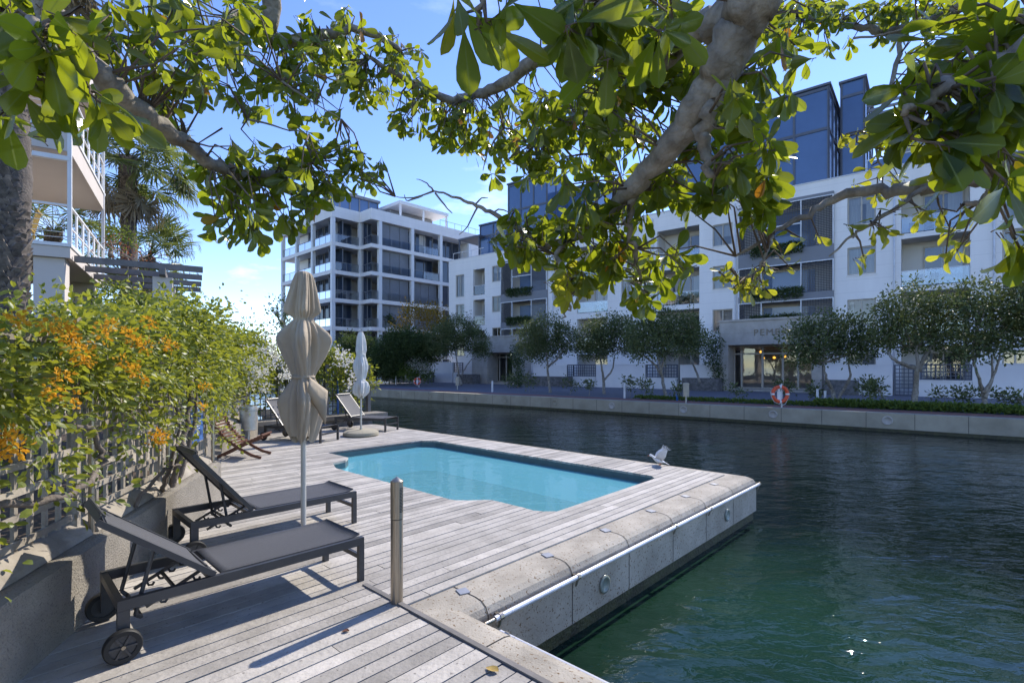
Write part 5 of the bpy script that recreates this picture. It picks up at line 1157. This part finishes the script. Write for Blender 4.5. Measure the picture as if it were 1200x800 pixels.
def lowB(a,z): return 1.0 if z>1.25 else (0 if z<.8 else .16)
hB=hedge('bougainvillea','leafy bougainvillea over the far trellis behind the wooden chair and bin',WL2,-.3,6.9,topB,900,22,.085,.055,15,lowB,'kite',depth=(-.22,1.0))
LF=Frame(DK.P(4.3,14.05,0),D1,D2)
def topC(a): return 2.15-.10*a+.15*math.sin(2.5*a)
def lowC(a,z): return 1.0 if z>1.1 else .22
hC=hedge('bougainvillea','white flowering bougainvillea over the lattice fence behind the bench',LF,-1.2,4.4,topC,620,22,.10,.065,25,lowC,'kite',depth=(-.35,1.2))
r=np.random.default_rng(12); pw=[];
for cx,cy,sx_,sy,k in ((295,440,14,9,22),(318,420,16,10,26),(303,425,12,9,14),(338,440,8,6,12),(278,455,8,4,7),(322,452,16,5,8),(262,457,5,5,4),(310,405,10,6,8)):
    for _ in range(k):
        px,py=cx+sx_*r.normal(),cy+sy*r.normal(); pw.append(AT(px,py,10.6+.6*(px-290)/60+.25*r.normal()))
blossoms(hB,pw[::2],26,.045,'F_wh',.05,17)
pw=[]
for cx,cy,k in ((405,422,7),(411,440,4),(398,420,4),(412,450,3)):
    for _ in range(k): pw.append(AT(cx+4*r.normal(),cy+4*r.normal(),13.3+.2*r.normal()))
blossoms(hC,pw,12,.06,'F_wh',.07,18)
# shrubs behind the fence line
street_tree('shrub','dense green shrub filling the space under the pergola',[[(140,400),(140,360)]],[(135,355,26,22),(160,365,22,22),(110,370,24,20)],17,70,group=None,mat='L_green',leaf=.12,cat='shrub',spread=.14)
street_tree('shrub','tall loose shrub rising above the hedge left of the taupe umbrella',[[(335,420),(333,380)]],[(330,372,14,18),(345,385,14,16),(325,360,6,10)],17,71,group=None,mat='L_dark',leaf=.10,dens=.6,cat='shrub',spread=.16)
street_tree('shrub','olive green shrub rising over the hedge in the gap below the far palms',[[(230,400),(228,380)]],[(215,372,22,18),(250,380,26,16),(285,390,26,12)],14.5,72,group=None,mat='L_green',leaf=.10,dens=.9,cat='shrub',spread=.16)
street_tree('climber','reddish creeper trailing over the pergola beams',[[(150,330),(150,300)]],[(140,292,22,8),(165,298,16,7),(120,285,14,6)],16.2,73,group=None,mat='L_red',leaf=.08,dens=.5,cat='climber',spread=.14,thick=.02)
street_tree('shrub','yellow-green shrub on the terrace between the balcony rail and the far palm',[[(130,300),(130,285)]],[(122,272,20,12),(140,280,18,10),(105,282,14,9)],20,74,group=None,mat='L_green',leaf=.12,dens=.7,cat='shrub',spread=.2)
# ------------------------------------------------------------------ palms
def palm(label,base,zc,rt,seed,nf,fl,dead,trunk_scales=False,lean=(0,0)):
    r=np.random.default_rng(seed); root=thing('palm_tree',label,'palm',base,'fan palms at the left'); top=V(base[0]+lean[0],base[1]+lean[1],zc)
    mb=MB(); q=limb(mb,[base,(base+top)/2+V(.05,0,0),top],rt*1.08,rt*.9,8,.015,seed,14); mb.build('trunk',M['palmb'],root,smooth=True)
    mb=MB(); n=int((zc-base[2])/.055) if trunk_scales else 60; vs=0
    for i in range(n):
        z=base[2]+(zc-base[2])*(i/n if trunk_scales else .8+.2*i/n); f=(z-base[2])/(zc-base[2]); c=base+(top-base)*f
        for j in range(9 if trunk_scales else 7):
            a=2*math.pi*(j+.5*(i%2))/9+.15*r.normal() if trunk_scales else r.random()*6.28
            d=V(math.cos(a),math.sin(a),0); t=V(-d[1],d[0],0); R=rt*(1.08-.18*f); s=.125*(.8+.4*r.random()) if trunk_scales else .16
            p=c+d*R*.96; tip=p+d*s*.55+V(0,0,s*(.75+.5*r.random()))
            mb.add([p-t*s*.62,p+t*s*.62,tip+t*s*.22,tip-t*s*.22,p-d*.02+V(0,0,s*1.0)-t*s*.3,p-d*.02+V(0,0,s)+t*s*.3],[(0,1,2,3),(3,2,5,4),(0,3,4),(1,5,2)])
    mb.build('leaf_bases',M['palms'],root)
    mb=MB(); md=MB(); mp_=MB()
    for i in range(nf+dead):
        isd=i>=nf; az=r.random()*6.28; el=(-.35+1.55*r.random()) if not isd else -1.25+.35*r.random()
        d=V(math.cos(az)*math.cos(el),math.sin(az)*math.cos(el),math.sin(el)); L=fl*(.8+.4*r.random())*(1 if not isd else .8)
        st=top+V(0,0,-.3 if isd else .1*r.normal()); e=st+d*L; e=e+V(0,0,-.25*L*(1-abs(el)/1.6) if not isd else -.1)
        mp_.tube([st,(st+e)/2+V(0,0,.08*L if not isd else 0),e],[.022,.017,.012],5)
        fd=unit(e-st+V(0,0,-.25*L)); t=unit(np.cross(fd,V(0,0,1)+.3*r.normal(size=3))); nb=20; BL_=fl*.62*(.85+.3*r.random())
        C=np.repeat(e[None],nb,0); an=np.linspace(-2.1,2.1,nb)+.05*r.normal(size=nb)
        D=np.cos(an)[:,None]*fd+np.sin(an)[:,None]*t+np.array([0,0,-.28])*np.abs(np.sin(an/1.4))[:,None]
        up=np.cross(t,fd); leaves(md if isd else mb,C,D,np.repeat(up[None],nb,0)+.15*r.normal(size=(nb,3)),BL_*(1-.16*np.abs(an)/2),.085*fl*.62,'kite')
        # drooping tips
        C2=C+D/np.linalg.norm(D,axis=1,keepdims=True)*BL_*.72; leaves(md if (isd or r.random()<.2) else mb,C2,D*.35+np.array([0,0,-.9]),np.repeat(up[None],nb,0)+.3*r.normal(size=(nb,3)),BL_*.38,.035*fl*.6,'kite')
    mb.build('fronds',M['L_palm'],root); 
    if dead: md.build('dead_skirt',M['L_dead'],root)
    mp_.build('frond_stalks',M['L_palm'],root,smooth=True)
    return root
palm('thick scaly palm trunk close to the left edge, its crown above the view',V(-6.95,7.05,.0),8.6,.19,80,26,1.6,10,True)
palm('tall fan palm with drooping dry fronds beyond the cream balconies',V(-16.5,22,0),10.6,.30,81,60,1.8,13,False)
palm('lower fan palm behind the pergola, crown half hidden by the terrace',V(-17.8,25,0),6.9,.3,82,34,1.7,10,False)
palm('young fan palm seen between the white balcony posts',V(-21.5,24,0),8.0,.3,83,30,1.6,6,False)
# ------------------------------------------------------------------ overhanging rubber tree
TR=V(1.75,-1.3,0); OT=thing('rubber_tree','large rubber tree whose pale boughs and glossy leaves hang over the top of the view','tree',TR)
BO=[]                                             # sample points of boughs for twigs
def bough(pts,r0,r1,seed,amp=.012,n=7,name='bough',pw=1.0):
    mb=MB(); q=limb(mb,pts,r0,r1,n,amp,seed,12,pw); BO.extend([(p) for p in q]); return mb.build(name,M['bark'],OT,smooth=True)
fork=V(1.55,-.6,3.4)
bough([TR,V(1.7,-1.15,1.4),V(1.6,-.8,2.6),fork],.34,.25,1,.01,name='trunk')
bough([fork,V(1.45,.4,3.5),AT(930,-90,1.75),AT(884,0,1.95),AT(848,75,2.1),AT(800,150,2.3),AT(742,218,2.6),AT(690,268,2.9),AT(640,290,3.1)],.15,.016,2,.008,pw=.95)
bough([AT(850,70,2.1),AT(838,120,2.15),AT(826,165,2.2),AT(838,205,2.2)],.06,.014,3)
bough([AT(880,10,1.97),AT(800,45,2.3),AT(751,92,2.6),AT(715,125,3.0),AT(668,142,3.4),AT(630,165,3.6)],.07,.018,4)
bough([V(1.3,.9,3.5),V(.6,2.0,3.5),AT(690,20,2.9),AT(641,62,3.4),AT(582,101,3.9),AT(530,116,4.1),AT(480,95,4.1),AT(430,70,4.0)],.075,.015,5)
bough([fork,V(.4,-.6,4.1),V(-.9,.2,4.0),AT(-40,-120,1.9),AT(60,20,2.1),AT(98,66,2.25),AT(150,118,2.5),AT(215,168,2.9),AT(272,203,3.2),AT(312,206,3.35),AT(365,190,3.5)],.10,.02,6,.008,pw=.9)
bough([V(.4,-.6,4.1),V(-.2,1.2,4.6),V(-1.2,2.6,4.9),AT(314,-60,3.6),AT(319,0,3.7),AT(318,45,3.8),AT(365,46,3.9),AT(420,35,4.0),AT(470,60,4.1)],.11,.018,7,.008)
bough([AT(312,40,3.78),AT(285,22,3.7),AT(255,30,3.5),AT(230,60,3.3)],.05,.012,8)
bough([fork,V(2.1,.6,3.1),AT(1240,170,2.0),AT(1180,192,2.2),AT(1120,212,2.35),AT(1060,221,2.5),AT(985,232,2.7),AT(930,260,2.75),AT(862,300,2.8)],.11,.006,9,.008,pw=.6)
bough([AT(1172,196,2.22),AT(1163,222,2.25),AT(1150,236,2.28),AT(1130,238,2.3)],.032,.008,10,.004)
bough([AT(1090,216,2.42),AT(1040,250,2.45),AT(1000,275,2.5),AT(972,300,2.5)],.012,.004,11,.006)
bough([AT(905,272,2.76),AT(900,292,2.7),AT(885,318,2.7),AT(858,330,2.7)],.010,.003,12,.006)
bough([V(2.1,.6,3.1),AT(1230,40,1.45),AT(1170,75,1.5),AT(1110,100,1.45),AT(1060,135,1.45)],.05,.010,13,.008)
bough([V(1.6,1.4,3.7),AT(1150,-70,3.6),AT(1130,5,3.9),AT(1060,35,4.2),AT(1000,30,4.3),AT(940,20,4.3)],.08,.012,14,.01)
bough([AT(1060,35,4.2),AT(1040,110,3.9),AT(1020,150,3.7),AT(1035,200,3.6)],.02,.006,15,.008)
bough([AT(745,215,2.6),AT(738,265,2.7),AT(745,310,2.8),AT(752,345,2.9)],.022,.006,16)
bough([AT(660,282,3.0),AT(655,315,2.9),AT(668,350,2.9),AT(660,372,2.9)],.018,.005,17)
bough([V(-.9,.2,4.0),AT(30,-60,1.3),AT(40,30,1.35),AT(60,95,1.4)],.03,.008,18,.006)
bough([V(.2,1.0,3.6),AT(560,-70,1.2),AT(565,-10,1.2),AT(560,30,1.25)],.016,.005,19,.004)
bough([V(.5,1.0,3.6),AT(700,-60,1.3),AT(705,0,1.35),AT(690,35,1.35)],.018,.005,20,.004)
bough([AT(642,290,3.1),AT(604,266,3.3),AT(570,246,3.4),AT(540,233,3.45),AT(508,224,3.5)],.022,.005,21,.006,name='dead_branch')
for i,ln in enumerate(([(508,224),(500,215),(488,210)],[(508,224),(485,232),(463,230)],[(510,226),(525,245),(530,250)],[(560,242),(548,265),(538,275)],[(556,240),(565,232),(572,232)],[(575,250),(590,245),(600,258)],[(590,262),(580,275),(600,283)],[(495,229),(478,236),(474,228)])):
    bough([AT(x,y,3.45) for x,y in ln],.007,.002,30+i,.003,n=3,name='dead_twig')
for i,ln in enumerate(([(590,150),(575,172),(566,200)],[(330,95),(360,115),(400,140)],[(1000,45),(1050,38),(1080,20)],[(290,140),(330,150),(362,158)],[(860,120),(880,100),(895,85)],[(655,140),(680,155),(690,180)])):
    bough([AT(x,y,3.3) for x,y in ln],.008,.002,50+i,.004,n=4,name='twig')
ZONES=[ # px,py,rx,ry,depth,dd,whorls,leaves,len,mat
(45,55,58,62,1.35,.12,9,6,.150,0),(70,130,70,28,1.45,.1,6,6,.145,0),(135,60,60,45,2.5,.2,10,6,.14,0),(165,100,55,30,2.9,.2,6,6,.135,0),(25,20,50,30,1.5,.1,6,6,.15,0),
(190,30,80,38,2.6,.3,20,7,.13,0),(215,105,40,35,2.9,.3,13,7,.12,0),(255,75,45,55,3.3,.3,20,7,.115,0),(330,65,60,42,3.7,.3,26,7,.12,0),(390,40,50,32,3.9,.3,16,7,.12,0),(370,95,55,38,3.8,.3,20,7,.11,0),(300,120,35,25,3.6,.3,9,6,.11,0),(375,130,30,18,3.9,.2,6,6,.11,0),(265,15,50,22,3.5,.3,12,7,.115,0),
(290,200,72,30,3.3,.25,30,7,.125,0),(320,235,62,34,3.25,.25,26,7,.125,0),(385,195,58,34,3.5,.25,28,7,.115,0),(285,260,42,26,3.15,.2,11,7,.12,0),(345,165,40,18,3.5,.2,8,6,.11,0),(425,190,24,22,3.6,.2,8,7,.11,0),
(440,75,58,38,4.1,.3,28,7,.12,0),(480,85,38,42,4.2,.3,18,7,.12,0),(420,105,30,30,4.1,.2,9,7,.11,0),(505,130,48,34,4.2,.25,24,7,.12,0),(560,145,55,36,4.1,.25,28,7,.12,0),(530,165,28,18,4.1,.2,7,7,.12,0),(610,175,45,38,3.8,.25,22,7,.12,0),
(650,150,62,52,3.6,.3,36,7,.13,0),(700,130,50,45,3.3,.3,24,7,.13,0),(625,200,28,24,3.7,.2,9,7,.12,0),(735,170,50,38,2.9,.3,20,7,.13,0),
(775,185,46,40,2.9,.12,10,7,.13,0),(695,235,46,30,2.7,.15,9,7,.13,0),(850,110,30,50,2.8,.1,5,6,.13,0),(800,70,60,40,2.9,.2,9,7,.135,0),(720,95,60,40,2.5,.3,10,7,.135,0),(640,120,60,30,3.2,.3,10,7,.13,0),
(250,-90,200,80,3.2,.5,30,7,.13,0),(600,-110,220,90,3.2,.6,36,7,.13,0),(900,-120,200,100,3.2,.6,36,7,.13,0),(1200,-110,200,110,3.0,.6,40,7,.13,0),(1400,-20,120,120,3.0,.6,22,7,.13,0),(-40,-60,120,70,2.4,.4,16,7,.13,0),
(562,22,24,14,1.25,.06,2,5,.155,0),(600,5,24,12,1.3,.06,1,5,.15,0),(690,30,40,36,1.38,.1,6,6,.15,0),(740,20,50,30,1.55,.15,7,6,.145,0),
(735,70,58,44,2.7,.25,18,7,.14,0),(790,30,60,36,2.4,.2,12,7,.14,0),(800,100,50,40,2.6,.2,15,7,.135,0),(720,5,90,20,2.4,.3,12,7,.13,0),
(860,165,52,44,2.6,.15,15,7,.135,0),(862,225,48,28,2.5,.2,11,7,.135,0),(888,120,32,48,2.1,.2,10,7,.13,0),(905,60,36,32,2.4,.2,8,7,.135,0),(880,190,34,32,2.2,.2,8,7,.13,0),(790,225,38,34,2.8,.15,8,7,.13,0),(820,200,40,40,2.7,.15,9,7,.13,0),
(640,275,54,24,3.05,.25,22,7,.13,0),(600,270,34,20,3.2,.2,8,7,.13,0),(712,262,42,36,2.9,.25,15,7,.135,0),(732,308,42,30,2.9,.2,12,7,.13,0),(690,310,38,26,2.95,.2,10,7,.125,0),(755,345,26,18,2.9,.15,5,7,.13,0),(660,345,22,26,2.9,.15,6,6,.12,1),(675,325,26,20,2.95,.15,5,6,.12,1),(780,300,24,40,2.8,.2,7,7,.125,0),
(930,20,60,24,4.3,.3,26,7,.125,0),(1000,12,60,18,4.3,.3,22,7,.125,0),(1070,10,60,18,4.2,.3,18,7,.125,0),(880,10,60,22,3.8,.3,14,7,.125,0),(960,45,50,14,4.3,.2,8,7,.12,0),(1110,55,34,38,3.9,.3,12,7,.12,0),(1060,45,30,12,4.2,.2,5,6,.12,0),
(1105,128,50,36,1.5,.1,9,6,.15,0),(1120,165,50,28,1.5,.1,7,6,.15,0),(1165,105,42,52,1.45,.1,10,6,.15,0),(1105,88,44,22,1.5,.1,4,6,.15,0),(1180,40,40,40,1.6,.1,8,6,.145,0),(1140,20,50,22,1.9,.2,7,6,.14,0),(1192,200,14,30,1.4,.06,3,5,.15,0),(1195,290,14,36,1.45,.05,3,5,.14,0),
(1015,160,44,26,3.7,.15,13,5,.095,1),(1035,210,32,22,3.6,.15,8,5,.095,1),(1050,150,30,24,3.6,.15,6,6,.10,0),
(895,322,52,20,2.72,.08,11,4,.085,1),(930,285,36,18,2.75,.08,4,4,.085,1),(865,325,20,14,2.7,.06,4,4,.085,1),(1000,300,14,12,2.5,.05,1,4,.085,1),(1075,255,54,22,2.45,.08,7,4,.085,1),(1100,285,28,16,2.45,.06,4,4,.085,1),(1020,265,28,14,2.48,.06,3,4,.085,1),(1130,255,20,20,2.4,.06,2,4,.085,1)]
BOA=np.array(BO); r=np.random.default_rng(77); twig=MB(); LFm=[[[],[],[],[],[]],[[],[],[],[],[]]]
for (px,py,rx,ry,dp,dd,nw,nl,ln,mt) in ZONES:
    for _ in range(nw):
        a=r.random()*6.28; q=r.random()**.5; x,y=px+rx*q*math.cos(a),py+ry*q*math.sin(a); tip=AT(x,y,dp+dd*r.normal()*.7)
        ds=np.linalg.norm(BOA-tip,axis=1); p0=BOA[np.argmin(ds)]; dist=ds.min()
        if dist>.55: p0=tip+(p0-tip)/dist*.35+V(0,0,.12)
        mid=(p0+tip)/2+V(0,0,.10*min(dist,.4))+.03*r.normal(size=3); twig.tube([p0,mid,tip],[.0065,.0045,.003],5)
        ax=unit(tip-mid+.35*r.normal(size=3)+V(0,0,-.10)); b1=unit(np.cross(ax,V(.3,.9,.2))); b2=np.cross(ax,b1); ph=r.random()*6.28
        nn_=max(2,int(nl+r.integers(-1,2)))
        for k in range(nn_):
            an=ph+2.4*k; sp=.45+.75*r.random(); rd=math.cos(an)*b1+math.sin(an)*b2
            d=unit(ax*math.cos(sp)+rd*math.sin(sp)+V(0,0,-.45-.25*r.random())); up=unit(ax*.9-rd*.5+V(0,0,.35)+.35*r.normal(size=3))
            L=ln*(.55+.48*r.random()); s=tip-ax*.012*k; pe=s+d*.18*L
            twig.tube([s,pe],[.0022,.0016],4,cap=False)
            G=LFm[mt]; G[0].append(pe); G[1].append(d); G[2].append(up); G[3].append(L); G[4].append(L*(.44+.09*r.random()))
for mt,mat in ((0,'L_near'),(1,'L_yel')):
    mb=MB(); G=LFm[mt]; leaves(mb,np.array(G[0]),np.array(G[1]),np.array(G[2]),np.array(G[3]),np.array(G[4]),'ob',curl=1.1)
    mb.build('foliage' if mt==0 else 'young_foliage',M[mat],OT,smooth=True)
twig.build('twigs',M['bark2'],OT,smooth=True)
print('leaves',len(LFm[0][0]),len(LFm[1][0]))
